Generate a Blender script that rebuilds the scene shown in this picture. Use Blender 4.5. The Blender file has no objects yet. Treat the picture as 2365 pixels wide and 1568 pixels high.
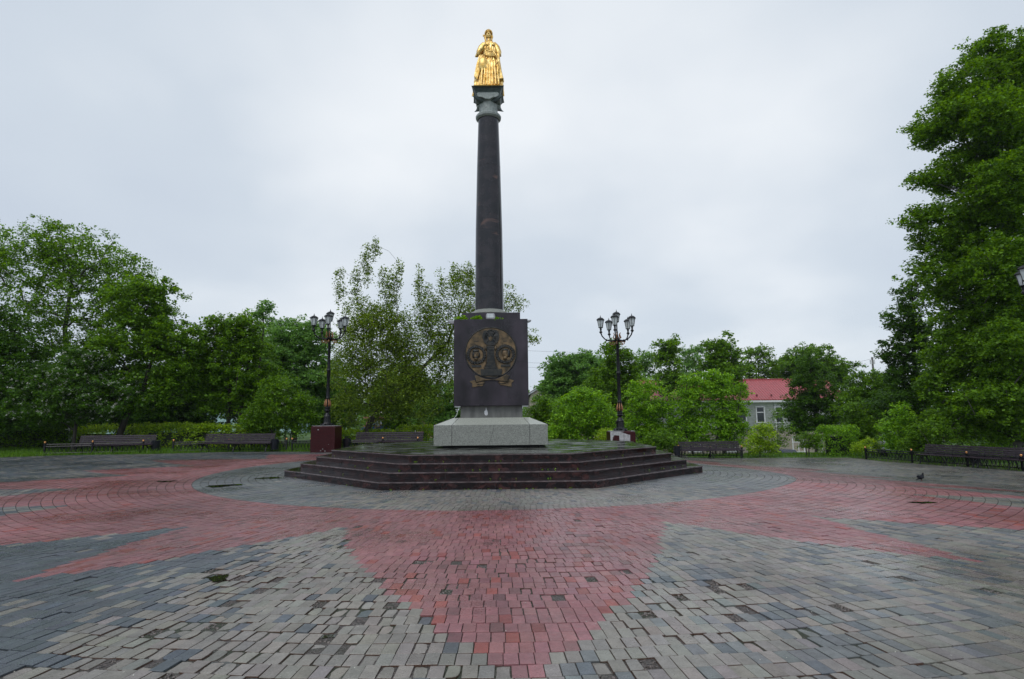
import bpy, bmesh, math, random
import numpy as np
from mathutils import Vector, Matrix
R = math.radians
SC = bpy.context.scene
HAZE = 0.00016
COL = SC.collection
random.seed(7); RNG = np.random.default_rng(11)

# ------------------------------------------------------------------ camera
F, CX0, CY0 = 1340.0, 1182.5, 784.0          # photo measured on a 2365 x 1568 grid
PITCH, ROLL, EYE = R(7.65), R(0.6), 1.6
fw = Vector((0, math.cos(PITCH), math.sin(PITCH)))
up0 = Vector((0, -math.sin(PITCH), math.cos(PITCH)))
rt0 = Vector((1, 0, 0))
cup = up0*math.cos(ROLL) + rt0*math.sin(ROLL)
crt = rt0*math.cos(ROLL) - up0*math.sin(ROLL)
cam_data = bpy.data.cameras.new('camera')
cam = bpy.data.objects.new('camera', cam_data); COL.objects.link(cam)
cam.matrix_world = Matrix(((crt.x, cup.x, -fw.x, 0), (crt.y, cup.y, -fw.y, 0), (crt.z, cup.z, -fw.z, EYE), (0, 0, 0, 1)))
cam_data.sensor_width = 36; cam_data.lens = F/2365*36
cam_data.clip_start = 0.05; cam_data.clip_end = 3000
SC.camera = cam

# ------------------------------------------------------------------ sky, sun, exposure
SC.view_settings.view_transform = 'Standard'; SC.view_settings.look = 'None'
SC.view_settings.exposure = 0.18; SC.view_settings.gamma = 1.0
SUN_EL, SUN_AZ = 52, 205                       # soft light through cloud from behind the camera
w = bpy.data.worlds.new('World'); SC.world = w; w.use_nodes = True
nt = w.node_tree; nt.nodes.clear()
def N(t, **k):
    n = nt.nodes.new(t)
    for a, b in k.items(): setattr(n, a, b)
    return n
out = N('ShaderNodeOutputWorld'); mixs = N('ShaderNodeMixShader'); bg1 = N('ShaderNodeBackground'); bg2 = N('ShaderNodeBackground')
sky = N('ShaderNodeTexSky', sky_type='NISHITA', sun_disc=False)
sky.sun_elevation = R(SUN_EL); sky.sun_rotation = R(SUN_AZ)
nt.links.new(sky.outputs[0], bg1.inputs[0]); bg1.inputs[1].default_value = 0.1
tc = N('ShaderNodeTexCoord'); sep = N('ShaderNodeSeparateXYZ'); nt.links.new(tc.outputs['Generated'], sep.inputs[0])
add = N('ShaderNodeMath', operation='ADD'); nt.links.new(sep.outputs[2], add.inputs[0]); add.inputs[1].default_value = 0.35
ab = N('ShaderNodeMath', operation='MAXIMUM'); nt.links.new(add.outputs[0], ab.inputs[0]); ab.inputs[1].default_value = 0.12
div = N('ShaderNodeVectorMath', operation='DIVIDE'); nt.links.new(tc.outputs['Generated'], div.inputs[0])
cmb = N('ShaderNodeCombineXYZ')
for i in range(3): nt.links.new(ab.outputs[0], cmb.inputs[i])
nt.links.new(cmb.outputs[0], div.inputs[1])
nz = N('ShaderNodeTexNoise'); nz.inputs['Scale'].default_value = 1.5; nz.inputs['Detail'].default_value = 4; nz.inputs['Roughness'].default_value = 0.45
nt.links.new(div.outputs[0], nz.inputs['Vector'])
def lobe(d, k, amp):
    v = Vector(d).normalized()
    dt = N('ShaderNodeVectorMath', operation='DOT_PRODUCT'); nrm = N('ShaderNodeVectorMath', operation='NORMALIZE')
    nt.links.new(tc.outputs['Generated'], nrm.inputs[0]); nt.links.new(nrm.outputs[0], dt.inputs[0]); dt.inputs[1].default_value = v
    mx = N('ShaderNodeMath', operation='MAXIMUM'); nt.links.new(dt.outputs['Value'], mx.inputs[0]); mx.inputs[1].default_value = 0
    pw = N('ShaderNodeMath', operation='POWER'); nt.links.new(mx.outputs[0], pw.inputs[0]); pw.inputs[1].default_value = k
    ml = N('ShaderNodeMath', operation='MULTIPLY'); nt.links.new(pw.outputs[0], ml.inputs[0]); ml.inputs[1].default_value = amp
    return ml.outputs[0]
l1 = lobe((-0.15, 0.8, 0.58), 9, 0.40); l2 = lobe((0.35, 0.9, 0.32), 14, 0.30)
s1 = N('ShaderNodeMath', operation='ADD'); nt.links.new(l1, s1.inputs[0]); nt.links.new(l2, s1.inputs[1])
s2 = N('ShaderNodeMath', operation='MULTIPLY_ADD'); nt.links.new(nz.outputs[0], s2.inputs[0]); s2.inputs[1].default_value = 1.35; s2.inputs[2].default_value = -0.42
s3 = N('ShaderNodeMath', operation='ADD'); nt.links.new(s1.outputs[0], s3.inputs[0]); nt.links.new(s2.outputs[0], s3.inputs[1])
cr = N('ShaderNodeValToRGB'); nt.links.new(s3.outputs[0], cr.inputs[0])
cr.color_ramp.elements[0].position = 0.05; cr.color_ramp.elements[0].color = (0.53, 0.595, 0.69, 1)
cr.color_ramp.elements[1].position = 0.95; cr.color_ramp.elements[1].color = (0.84, 0.875, 0.91, 1)
e = cr.color_ramp.elements.new(0.5); e.color = (0.61, 0.675, 0.75, 1)
nt.links.new(cr.outputs[0], bg2.inputs[0])
l4 = lobe((-0.2, -0.8, 0.55), 1.5, 0.5)   # sky glow added behind the camera to brighten the faces turned to it
sa = N('ShaderNodeMath', operation='ADD'); nt.links.new(l4, sa.inputs[0]); sa.inputs[1].default_value = 0.97; nt.links.new(sa.outputs[0], bg2.inputs[1])
mixs.inputs[0].default_value = 0.93
nt.links.new(bg1.outputs[0], mixs.inputs[1]); nt.links.new(bg2.outputs[0], mixs.inputs[2]); nt.links.new(mixs.outputs[0], out.inputs[0])
sd = bpy.data.lights.new('sun', 'SUN'); sd.energy = 1.0; sd.angle = R(30); sd.color = (1, 0.97, 0.92)
so = bpy.data.objects.new('sun', sd); COL.objects.link(so)
sv = Vector((math.sin(R(SUN_AZ))*math.cos(R(SUN_EL)), math.cos(R(SUN_AZ))*math.cos(R(SUN_EL)), math.sin(R(SUN_EL))))
so.rotation_euler = (-sv).to_track_quat('-Z', 'Y').to_euler(); so.location = (0, 0, 40)

# ------------------------------------------------------------------ geometry of the view
def sstep(a, b, t):
    t = np.clip((t-a)/(b-a), 0, 1); return t*t*(3-2*t)
def gz(x, y):
    """height of the ground: level in front, falling away to the right and beyond"""
    s = 0.8*x + 0.35*(y-16)
    return -0.8*sstep(3.5, 16, s) - 2.5*sstep(35, 60, y)*sstep(-6, 10, x)
def ray(px, py):
    return fw*F + crt*(px-CX0) - cup*(py-CY0)
def at_y(px, py, Y):
    d = ray(px, py); t = Y/d.y; return Vector((d.x*t, Y, EYE+d.z*t))
def at(px, py, dz=0.0):
    d = ray(px, py); z = dz
    for _ in range(30):
        t = (z-EYE)/d.z if d.z < -1e-6 else 60/d.y
        t = min(t, 120/d.y); z = 0.5*z + 0.5*(float(gz(d.x*t, d.y*t)) + dz)
    return Vector((d.x*t, d.y*t, z))
def proj(p):
    v = Vector(p) - Vector((0, 0, EYE)); k = v.dot(fw)
    return CX0 + F*v.dot(crt)/k, CY0 - F*v.dot(cup)/k
def ppm(Y): return F/Y*1.0       # pixels per metre at distance Y

# ------------------------------------------------------------------ materials
def mat(name, base, rough=0.6, metal=0.0, var=0.25, scale=8.0, bump=0.0, bscale=40.0, col2=None, coord='Object', rvar=0.0, rscale=1.5, spec=0.5, stretch=None, detail=6, lo=0.35, hi=0.65):
    m = bpy.data.materials.new(name); m.use_nodes = True
    t = m.node_tree; b = t.nodes['Principled BSDF']
    b.inputs['Roughness'].default_value = rough; b.inputs['Metallic'].default_value = metal
    b.inputs['Specular IOR Level'].default_value = spec
    c = t.nodes.new('ShaderNodeTexCoord'); vec = c.outputs[coord]
    if stretch:
        mp = t.nodes.new('ShaderNodeMapping'); mp.inputs['Scale'].default_value = stretch
        t.links.new(vec, mp.inputs[0]); vec = mp.outputs[0]
    n = t.nodes.new('ShaderNodeTexNoise'); n.inputs['Scale'].default_value = scale; n.inputs['Detail'].default_value = detail
    t.links.new(vec, n.inputs['Vector'])
    r = t.nodes.new('ShaderNodeValToRGB'); t.links.new(n.outputs[0], r.inputs[0])
    a = Vector(base); bb = Vector(col2) if col2 else a*(1+var); a2 = a if col2 else a*(1-var)
    r.color_ramp.elements[0].position = lo; r.color_ramp.elements[0].color = (*a2, 1)
    r.color_ramp.elements[1].position = hi; r.color_ramp.elements[1].color = (*[min(1, v) for v in bb], 1)
    t.links.new(r.outputs[0], b.inputs['Base Color'])
    if rvar:
        n2 = t.nodes.new('ShaderNodeTexNoise'); n2.inputs['Scale'].default_value = rscale; n2.inputs['Detail'].default_value = 4
        t.links.new(vec, n2.inputs['Vector'])
        mr = t.nodes.new('ShaderNodeMapRange'); mr.inputs[1].default_value = 0.35; mr.inputs[2].default_value = 0.65
        mr.inputs[3].default_value = max(0.02, rough-rvar); mr.inputs[4].default_value = rough+rvar
        t.links.new(n2.outputs[0], mr.inputs[0]); t.links.new(mr.outputs[0], b.inputs['Roughness'])
    if bump:
        n3 = t.nodes.new('ShaderNodeTexNoise'); n3.inputs['Scale'].default_value = bscale; n3.inputs['Detail'].default_value = 5
        t.links.new(vec, n3.inputs['Vector'])
        bp = t.nodes.new('ShaderNodeBump'); bp.inputs['Strength'].default_value = bump; bp.inputs['Distance'].default_value = 0.02
        t.links.new(n3.outputs[0], bp.inputs['Height']); t.links.new(bp.outputs[0], b.inputs['Normal'])
    return m
def leafmat(name, dark, light, rough=0.45, trans=0.4):
    m = bpy.data.materials.new(name); m.use_nodes = True
    t = m.node_tree; b = t.nodes['Principled BSDF']; o = t.nodes['Material Output']
    at_ = t.nodes.new('ShaderNodeAttribute'); at_.attribute_name = 'tint'
    r = t.nodes.new('ShaderNodeValToRGB'); t.links.new(at_.outputs['Fac'], r.inputs[0])
    r.color_ramp.elements[0].color = (*dark, 1); r.color_ramp.elements[1].color = (*light, 1)
    t.links.new(r.outputs[0], b.inputs['Base Color']); b.inputs['Roughness'].default_value = rough; b.inputs['Specular IOR Level'].default_value = 0.2
    tr = t.nodes.new('ShaderNodeBsdfTranslucent')
    hs = t.nodes.new('ShaderNodeHueSaturation'); hs.inputs['Hue'].default_value = 0.485; hs.inputs['Value'].default_value = 1.7; hs.inputs['Saturation'].default_value = 1.1
    t.links.new(r.outputs[0], hs.inputs['Color']); t.links.new(hs.outputs[0], tr.inputs[0])
    mx = t.nodes.new('ShaderNodeMixShader'); mx.inputs[0].default_value = trans
    t.links.new(b.outputs[0], mx.inputs[1]); t.links.new(tr.outputs[0], mx.inputs[2]); t.links.new(mx.outputs[0], o.inputs[0])
    return m
M = {}
M['shaft'] = mat('dark_polished_granite', (0.006, 0.006, 0.009), 0.12, var=0.5, scale=3, rvar=0.05, col2=(0.026, 0.020, 0.024), lo=0.4, hi=0.75, detail=10, spec=0.4)
def vein(m, colr, sc, lo, hi, stretch):
    t = m.node_tree; b = t.nodes['Principled BSDF']; src = b.inputs['Base Color'].links[0].from_socket; c = t.nodes.new('ShaderNodeTexCoord'); mp = t.nodes.new('ShaderNodeMapping'); mp.inputs['Scale'].default_value = stretch; mp.inputs['Rotation'].default_value = (0, R(28), 0)
    n = t.nodes.new('ShaderNodeTexNoise'); n.inputs['Scale'].default_value = sc; n.inputs['Detail'].default_value = 8; n.inputs['Distortion'].default_value = 0.6; t.links.new(c.outputs['Object'], mp.inputs[0]); t.links.new(mp.outputs[0], n.inputs['Vector'])
    r = t.nodes.new('ShaderNodeMapRange'); r.inputs[1].default_value = lo; r.inputs[2].default_value = hi; t.links.new(n.outputs[0], r.inputs[0])
    x = t.nodes.new('ShaderNodeMixRGB'); t.links.new(r.outputs[0], x.inputs[0]); t.links.new(src, x.inputs[1]); x.inputs[2].default_value = (*colr, 1); t.links.new(x.outputs[0], b.inputs['Base Color'])
vein(M['shaft'], (0.10, 0.055, 0.045), 0.8, 0.62, 0.70, (1, 1, 3.2))
M['tread'] = mat('wet_tread_edge_painted_highlight', (0.05, 0.034, 0.036), 0.12, scale=8, col2=(0.13, 0.10, 0.10), rvar=0.06)  # paler base colour paints the sky highlight along the wet step edges
M['block'] = mat('purple_black_granite', (0.007, 0.005, 0.008), 0.34, scale=2.2, rvar=0.12, col2=(0.040, 0.030, 0.042), lo=0.34, hi=0.72, detail=12, spec=0.35, stretch=(1, 1, 0.6))
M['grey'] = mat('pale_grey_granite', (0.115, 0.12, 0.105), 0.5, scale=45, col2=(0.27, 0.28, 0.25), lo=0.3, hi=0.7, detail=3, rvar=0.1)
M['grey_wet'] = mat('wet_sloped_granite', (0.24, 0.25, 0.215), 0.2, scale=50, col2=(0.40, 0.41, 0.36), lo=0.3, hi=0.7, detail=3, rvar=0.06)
M['neck'] = mat('dull_brown_grey_granite', (0.085, 0.085, 0.08), 0.6, scale=5, col2=(0.15, 0.15, 0.14), detail=10, stretch=(1, 1, 0.3))
M['cap'] = mat('green_grey_capital_granite', (0.17, 0.19, 0.185), 0.55, scale=14, col2=(0.29, 0.32, 0.31), detail=8)
M['capdark'] = mat('dark_weathered_abacus_stone', (0.035, 0.05, 0.052), 0.5, scale=10, col2=(0.07, 0.09, 0.09))
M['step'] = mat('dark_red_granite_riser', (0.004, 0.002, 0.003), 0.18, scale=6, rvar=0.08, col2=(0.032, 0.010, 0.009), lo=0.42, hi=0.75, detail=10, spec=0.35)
vein(M['step'], (0.060, 0.022, 0.020), 3.5, 0.56, 0.72, (1, 1, 1.5))
M['gold'] = mat('gilded_metal', (0.62, 0.37, 0.085), 0.36, metal=0.8, scale=7, col2=(0.90, 0.64, 0.26), detail=8, bump=0.5, bscale=14)
M['bronze'] = mat('worn_golden_bronze', (0.035, 0.026, 0.014), 0.5, metal=0.35, scale=5, col2=(0.165, 0.108, 0.052), detail=8, bump=0.1)
M['bronze_dark'] = mat('dark_patina_bronze', (0.010, 0.013, 0.015), 0.4, metal=0.4, scale=9, col2=(0.036, 0.033, 0.028), detail=8)
M['seam'] = mat('dark_joint_sealant', (0.006, 0.006, 0.007), 0.7)
M['iron'] = mat('black_painted_iron', (0.004, 0.0045, 0.006), 0.35, scale=12, var=0.4, spec=0.35)
M['copper'] = mat('old_gold_paint', (0.20, 0.085, 0.035), 0.45, metal=0.3, scale=20, col2=(0.38, 0.19, 0.09))
M['ball'] = mat('gold_ball_paint', (0.65, 0.30, 0.10), 0.3, metal=0.5)
M['lglass'] = mat('frosted_lantern_glass', (0.50, 0.54, 0.55), 0.2, scale=10, var=0.15)
M['redgran'] = mat('dark_red_pedestal_granite', (0.020, 0.002, 0.003), 0.35, scale=25, col2=(0.044, 0.005, 0.006), detail=4, spec=0.2)
M['plaster'] = mat('bare_grey_mortar', (0.25, 0.26, 0.26), 0.7, scale=10, col2=(0.42, 0.43, 0.43))
M['wood'] = mat('wet_dark_bench_wood', (0.014, 0.008, 0.012), 0.42, scale=6, col2=(0.036, 0.024, 0.032), stretch=(0.3, 4, 4), spec=0.3)
M['bin'] = mat('dark_grey_bin_metal', (0.012, 0.014, 0.020), 0.35, scale=5, var=0.4)
M['bark'] = mat('dark_wet_bark', (0.018, 0.014, 0.010), 0.7, scale=6, col2=(0.05, 0.04, 0.032), bump=0.5, bscale=14, stretch=(1, 1, 0.3))
M['bark_grey'] = mat('grey_bark', (0.06, 0.055, 0.048), 0.7, scale=6, col2=(0.12, 0.11, 0.10), bump=0.5, stretch=(1, 1, 0.3))
M['lime'] = mat('whitewash_on_bark', (0.35, 0.34, 0.38), 0.8, scale=12, col2=(0.55, 0.54, 0.56))
M['grassy'] = mat('grass_ground', (0.03, 0.07, 0.012), 0.9, scale=1.2, col2=(0.09, 0.18, 0.025), bump=0.6, bscale=20, coord='Object')
M['lampbox'] = mat('grey_floodlight_housing', (0.28, 0.28, 0.30), 0.35, scale=8, var=0.15)
M['white'] = mat('white_paint', (0.62, 0.62, 0.64), 0.4, scale=8, var=0.08)
M['petal'] = mat('pale_petal', (0.45, 0.44, 0.38), 0.6, scale=2, var=0.3)
M['g_mid'] = leafmat('mid_green_leaf', (0.030, 0.080, 0.007), (0.205, 0.390, 0.030))
M['g_lime'] = leafmat('bright_green_leaf', (0.060, 0.155, 0.010), (0.330, 0.600, 0.045))
M['g_dark'] = leafmat('deep_green_leaf', (0.016, 0.048, 0.007), (0.115, 0.250, 0.028))
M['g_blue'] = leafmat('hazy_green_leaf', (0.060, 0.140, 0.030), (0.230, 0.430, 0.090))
M['g_pear'] = leafmat('yellow_green_leaf', (0.050, 0.095, 0.010), (0.270, 0.390, 0.050))
M['g_yell'] = leafmat('yellowish_hedge_leaf', (0.100, 0.200, 0.012), (0.460, 0.640, 0.045))
M['blossom'] = leafmat('white_blossom', (0.40, 0.42, 0.36), (0.75, 0.74, 0.70))
M['blade'] = leafmat('grass_blade', (0.04, 0.10, 0.010), (0.15, 0.29, 0.03))

# ------------------------------------------------------------------ mesh helpers
def raw(name, verts, faces, material, parent=None, loc=None, smooth=False, tint=None, colr=None):
    me = bpy.data.meshes.new(name)
    if isinstance(verts, np.ndarray) and isinstance(faces, np.ndarray):
        nv, nf, k = len(verts), len(faces), faces.shape[1]
        me.vertices.add(nv); me.vertices.foreach_set('co', verts.astype(np.float32).ravel())
        me.loops.add(nf*k); me.loops.foreach_set('vertex_index', faces.astype(np.int32).ravel())
        me.polygons.add(nf); me.polygons.foreach_set('loop_start', np.arange(0, nf*k, k, dtype=np.int32))
        me.update(calc_edges=True)
    else:
        me.from_pydata([tuple(v) for v in verts], [], [tuple(f) for f in faces]); me.update()
    if smooth: me.polygons.foreach_set('use_smooth', [True]*len(me.polygons))
    if tint is not None:
        a = me.attributes.new('tint', 'FLOAT', 'FACE'); a.data.foreach_set('value', np.asarray(tint, dtype=np.float32))
    if colr is not None:
        a = me.attributes.new('stone', 'FLOAT_COLOR', 'FACE'); a.data.foreach_set('color', np.asarray(colr, dtype=np.float32).ravel())
    me.materials.append(material)
    o = bpy.data.objects.new(name, me); COL.objects.link(o)
    if parent: o.parent = parent
    if loc is not None: o.location = loc
    return o
class MB:
    def __init__(s, origin=(0, 0, 0)): s.v = []; s.f = []; s.o = Vector(origin)
    def add(s, vs, fs):
        k = len(s.v); s.v += [Vector(a)-s.o for a in vs]; s.f += [tuple(i+k for i in f) for f in fs]; return s
    def box(s, c, d, rot=None, taper=1.0):
        c = Vector(c); hx, hy, hz = d[0]/2, d[1]/2, d[2]/2
        p = [Vector((x*hx*(taper if z > 0 else 1), y*hy*(taper if z > 0 else 1), z*hz)) for z in (-1, 1) for y in (-1, 1) for x in (-1, 1)]
        if rot is not None: p = [rot @ q for q in p]
        return s.add([c+q for q in p], [(0, 2, 3, 1), (4, 5, 7, 6), (0, 1, 5, 4), (2, 6, 7, 3), (0, 4, 6, 2), (1, 3, 7, 5)])
    def lathe(s, prof, n=24, c=(0, 0, 0), sx=1, sy=1, ph=0.0, cap=True):
        c = Vector(c); vs = []; fs = []
        for r_, z in prof:
            for i in range(n):
                a = 2*math.pi*i/n + ph; vs.append(c+Vector((r_*sx*math.cos(a), r_*sy*math.sin(a), z)))
        for j in range(len(prof)-1):
            for i in range(n):
                i2 = (i+1) % n; fs.append((j*n+i, j*n+i2, (j+1)*n+i2, (j+1)*n+i))
        if cap: fs.append(tuple(range(n-1, -1, -1))); fs.append(tuple((len(prof)-1)*n+i for i in range(n)))
        return s.add(vs, fs)
    def tube(s, pts, rad, n=8, cap=True, flat=1.0):
        pts = [Vector(p) for p in pts]; m = len(pts)
        if not hasattr(rad, '__len__'): rad = [rad]*m
        vs = []; fs = []; prev = None
        for i, p in enumerate(pts):
            d = (pts[min(i+1, m-1)]-pts[max(i-1, 0)]).normalized()
            if prev is None: a = d.orthogonal().normalized()
            else: a = (prev - d*prev.dot(d)); a = a.normalized() if a.length > 1e-6 else d.orthogonal().normalized()
            prev = a; b = d.cross(a)
            for k in range(n):
                t = 2*math.pi*k/n; vs.append(p + (a*math.cos(t)+b*math.sin(t)*flat)*rad[i])
        for j in range(m-1):
            for k in range(n):
                k2 = (k+1) % n; fs.append((j*n+k, j*n+k2, (j+1)*n+k2, (j+1)*n+k))
        if cap: fs.append(tuple(range(n-1, -1, -1))); fs.append(tuple((m-1)*n+k for k in range(n)))
        return s.add(vs, fs)
    def ball(s, c, r_, n=10, m=7, rot=None):
        c = Vector(c); rr = r_ if hasattr(r_, '__len__') else (r_, r_, r_); vs = []; fs = []
        q = lambda v: c + ((rot @ v) if rot is not None else v)
        vs.append(q(Vector((0, 0, rr[2]))))
        for j in range(1, m):
            t = math.pi*j/m
            for i in range(n):
                a = 2*math.pi*i/n; vs.append(q(Vector((rr[0]*math.sin(t)*math.cos(a), rr[1]*math.sin(t)*math.sin(a), rr[2]*math.cos(t)))))
        vs.append(q(Vector((0, 0, -rr[2]))))
        for i in range(n): fs.append((0, 1+i, 1+(i+1) % n))
        for j in range(m-2):
            for i in range(n):
                fs.append((1+j*n+i, 1+(j+1)*n+i, 1+(j+1)*n+(i+1) % n, 1+j*n+(i+1) % n))
        k = 1+(m-2)*n
        for i in range(n): fs.append((k+i, len(vs)-1, k+(i+1) % n))
        return s.add(vs, fs)
    def prism(s, poly, d0, d1, fn):
        """poly: list of (a,b), swept from d0 to d1; fn(a,b,d)->xyz"""
        n = len(poly); vs = [fn(a, b, d0) for a, b in poly]+[fn(a, b, d1) for a, b in poly]
        fs = [tuple(range(n-1, -1, -1)), tuple(range(n, 2*n))]
        fs += [(i, (i+1) % n, n+(i+1) % n, n+i) for i in range(n)]
        return s.add(vs, fs)
    def sqloft(s, prof, c=(0, 0, 0), conc=None):
        """stack of squares (half width, z); conc(j)->0..1 pulls side midpoints in"""
        c = Vector(c); vs = []; fs = []; n = 32
        for j, (h, z) in enumerate(prof):
            k = conc[j] if conc else 0
            for i in range(n):
                side, t = divmod(i, 8); t = t/8*2-1
                dd = h*(1-k*(1-t*t))
                p = [(t*h, -dd), (dd, t*h), (-t*h, dd), (-dd, -t*h)][side]
                vs.append(c+Vector((p[0], p[1], z)))
        for j in range(len(prof)-1):
            for i in range(n):
                i2 = (i+1) % n; fs.append((j*n+i, j*n+i2, (j+1)*n+i2, (j+1)*n+i))
        fs.append(tuple(range(n-1, -1, -1))); fs.append(tuple((len(prof)-1)*n+i for i in range(n)))
        return s.add(vs, fs)
    def build(s, name, material, parent=None, smooth=False, bevel=0, auto=False, loc=None):
        o = raw(name, s.v, s.f, material, parent, loc, smooth)
        bm = bmesh.new(); bm.from_mesh(o.data); bmesh.ops.recalc_face_normals(bm, faces=bm.faces)
        if bevel:
            bmesh.ops.bevel(bm, geom=[e for e in bm.edges if len(e.link_faces) == 2 and e.calc_face_angle(0) > 0.6], offset=bevel, segments=2, affect='EDGES', profile=0.6)
        bm.to_mesh(o.data); bm.free()
        if smooth == 2:
            o.data.polygons.foreach_set('use_smooth', [True]*len(o.data.polygons)); o.data.set_sharp_from_angle(angle=R(35))
        elif smooth: o.data.polygons.foreach_set('use_smooth', [True]*len(o.data.polygons))
        return o
def inlay(o, mb, material):
    """adds mb's faces to o's own mesh with a second material (joints in stonework)"""
    me = o.data; idx = len(me.materials); me.materials.append(material)
    bm = bmesh.new(); bm.from_mesh(me); vs = [bm.verts.new(v) for v in mb.v]; nf = []
    for f in mb.f:
        fc = bm.faces.new([vs[i] for i in f]); fc.material_index = idx; nf.append(fc)
    bmesh.ops.recalc_face_normals(bm, faces=nf); bm.to_mesh(me); bm.free(); return o
def tag(o, label=None, cat=None, group=None, kind=None):
    if label: o['label'] = label
    if cat: o['category'] = cat
    if group: o['group'] = group
    if kind: o['kind'] = kind
    return o
def empty(name, loc, label, cat, group=None, rz=0.0):
    e_ = bpy.data.objects.new(name, None); COL.objects.link(e_); e_.location = loc; e_.rotation_euler = (0, 0, rz); e_.empty_display_size = 0.3
    return tag(e_, label, cat, group)
def copy_tree(o, parent=None):
    c = o.copy(); COL.objects.link(c); c.parent = parent
    for ch in [q for q in bpy.data.objects if q.parent == o]: copy_tree(ch, c)
    return c
# ================================================================== THE GROUND
C0 = Vector((-0.5, 19.1, 0))                  # centre of the plaza and of the monument
back_px = [(-700, 1075), (-350, 1066), (0, 1057), (165, 1051), (340, 1049), (540, 1043.5), (720, 1043), (880, 1041), (1180, 1040), (1450, 1046), (1590, 1056), (1700, 1058), (1850, 1057), (1960, 1057), (2045, 1067), (2200, 1077.5), (2365, 1089), (2560, 1103), (2800, 1122)]
EDGE = [at(x, y) for x, y in back_px]
ex = np.array([p.x/p.y for p in EDGE]); er = np.array([p.y for p in EDGE])
def edge_y(x, y):                              # far limit of the paving along a bearing
    return np.interp(x/np.maximum(y, 0.1), ex, er)
def undul(x, y):
    f = np.clip((13-np.hypot(x, y))/8, 0, 1)
    return f*(0.010*np.sin(1.7*x+0.6*y)*np.sin(1.3*y+0.4) + 0.006*np.sin(3.9*x-1.1*y+2))
TIP = np.array([-22, 0, 21.5, 38, 58, 76, 94, 112, 130, 148, 166, 184, 202.]); TIPR = np.array([13.75, 15.3]*7)[:13]
APX = np.array([-13.5, 13.5, 26.5, 49, 67, 85, 103, 121, 139, 157, 175, 193.])
RIN = 8.75
APR = np.array([10.25, 10.25, 10.9, 11, 11, 11, 11, 11, 11, 11, 11, 11.])
def is_red(x, y):
    dx, dy = x-C0.x, y-C0.y; r = np.hypot(dx, dy); a = np.abs(np.degrees(np.arctan2(dx, -dy))-2.1)
    k = np.clip(np.searchsorted(TIP, a, side='right')-1, 0, 11)
    A = APX[k]; ra = APR[k]; lo = A-(A-TIP[k])*(r-ra)/(TIPR[k]-ra); hi = A+(TIP[k+1]-A)*(r-ra)/(TIPR[k+1]-ra)
    g = (a >= lo) & (a <= hi) & (r > ra)
    return (r >= RIN) & ~g & (r < 15.3)
def vnoise(x, y, s, seed=0):
    r = np.random.default_rng(seed+99); T = r.random((64, 64))
    x = x*s+100; y = y*s+100; xi = np.floor(x).astype(int); yi = np.floor(y).astype(int); fx = x-xi; fy = y-yi
    fx = fx*fx*(3-2*fx); fy = fy*fy*(3-2*fy); g = lambda a, b: T[a % 64, b % 64]
    return (g(xi, yi)*(1-fx)+g(xi+1, yi)*fx)*(1-fy)+(g(xi, yi+1)*(1-fx)+g(xi+1, yi+1)*fx)*fy
PV, PF3 = [], []
cells = []                                     # r0, r1, a0, a1
pitch, tang = 0.188, 0.106
r = 4.9
while r < 27.5:
    n = int(round(2*math.pi*(r+pitch/2)/tang)); da = 2*math.pi/n; ph = RNG.normal(0, 0.12)*da + (0.5*da if RNG.random() < 0.25 else 0)
    k = np.arange(n); a0 = k*da+ph
    xm = C0.x+(r+pitch/2)*np.sin(a0+da/2); ym = C0.y-(r+pitch/2)*np.cos(a0+da/2)
    ok = (ym > 1.6) & (np.abs(xm) < ym*1.12+1.2) & (ym < edge_y(xm, ym))
    for kk in np.nonzero(ok)[0]: cells.append((r, r+pitch, a0[kk], a0[kk]+da, xm[kk], ym[kk]))
    r += pitch
cells = np.array(cells); nC = len(cells)
r0, r1, a0, a1, xm, ym = cells.T
red = is_red(xm, ym); rr = np.hypot(xm-C0.x, ym-C0.y)
dist = np.hypot(xm, ym)
# intrinsic colour of each stone: three batches of paver (red, slate, sand-grey) laid in patches
inner = rr < RIN
n1 = vnoise(xm, ym, 0.45, 1); n2 = vnoise(xm, ym, 1.3, 2); rnd = RNG.random(nC)
sand = np.where(inner, sstep(-4.6, -1.5, xm)*(1-sstep(1.5, 5.5, xm))*sstep(14.6, 12.4, ym)*0.95, 0.0)
sandL = sstep(-3.9, -2.7, xm + 0.6*(n2-0.5))*(xm < 0.2)*1.0
sandR = (xm >= 0.2)*(0.72-0.30*sstep(4, 7, xm) - 0.25*(n1 > 0.66))
outer_s = np.where(ym < 10, np.where(xm < 0.2, sandL, sandR), np.where(xm < 0, 0.25, 0.55)+0.5*(n1-0.5))
sand = np.where(inner, sand, outer_s)
ps = sand + 0.35*(n2-0.5)
is_sand = rnd < np.clip(ps, 0.03, 0.94)
slate = np.array([0.066, 0.076, 0.088]); sandc = np.array([0.172, 0.156, 0.136]); redc = np.array([0.222, 0.088, 0.092])
midc = np.array([0.112, 0.117, 0.117])
col = np.where(is_sand[:, None], sandc, slate)
mixr = ((xm > 0.2) | inner) & ~is_sand & (RNG.random(nC) < 0.85); col[mixr] = midc
col = np.where(red[:, None], redc, col)
deep = red & (RNG.random(nC) < 0.10); col[deep] = np.array([0.225, 0.052, 0.045])
val = 1 + 0.09*RNG.normal(size=nC) + 0.35*(vnoise(xm, ym, 0.8, 5)-0.5)
rn2 = RNG.random(nC); val = val*np.where(red & (rn2 < np.where(xm > 5, 0.12, 0.04)), 0.62, 1.0)*np.where(red, 1+0.5*(vnoise(xm, ym, 0.35, 21)-0.5), 1.0)
col = np.clip(col*val[:, None]*(1+0.03*RNG.normal(size=(nC, 3))), 0.01, 0.7)
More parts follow.
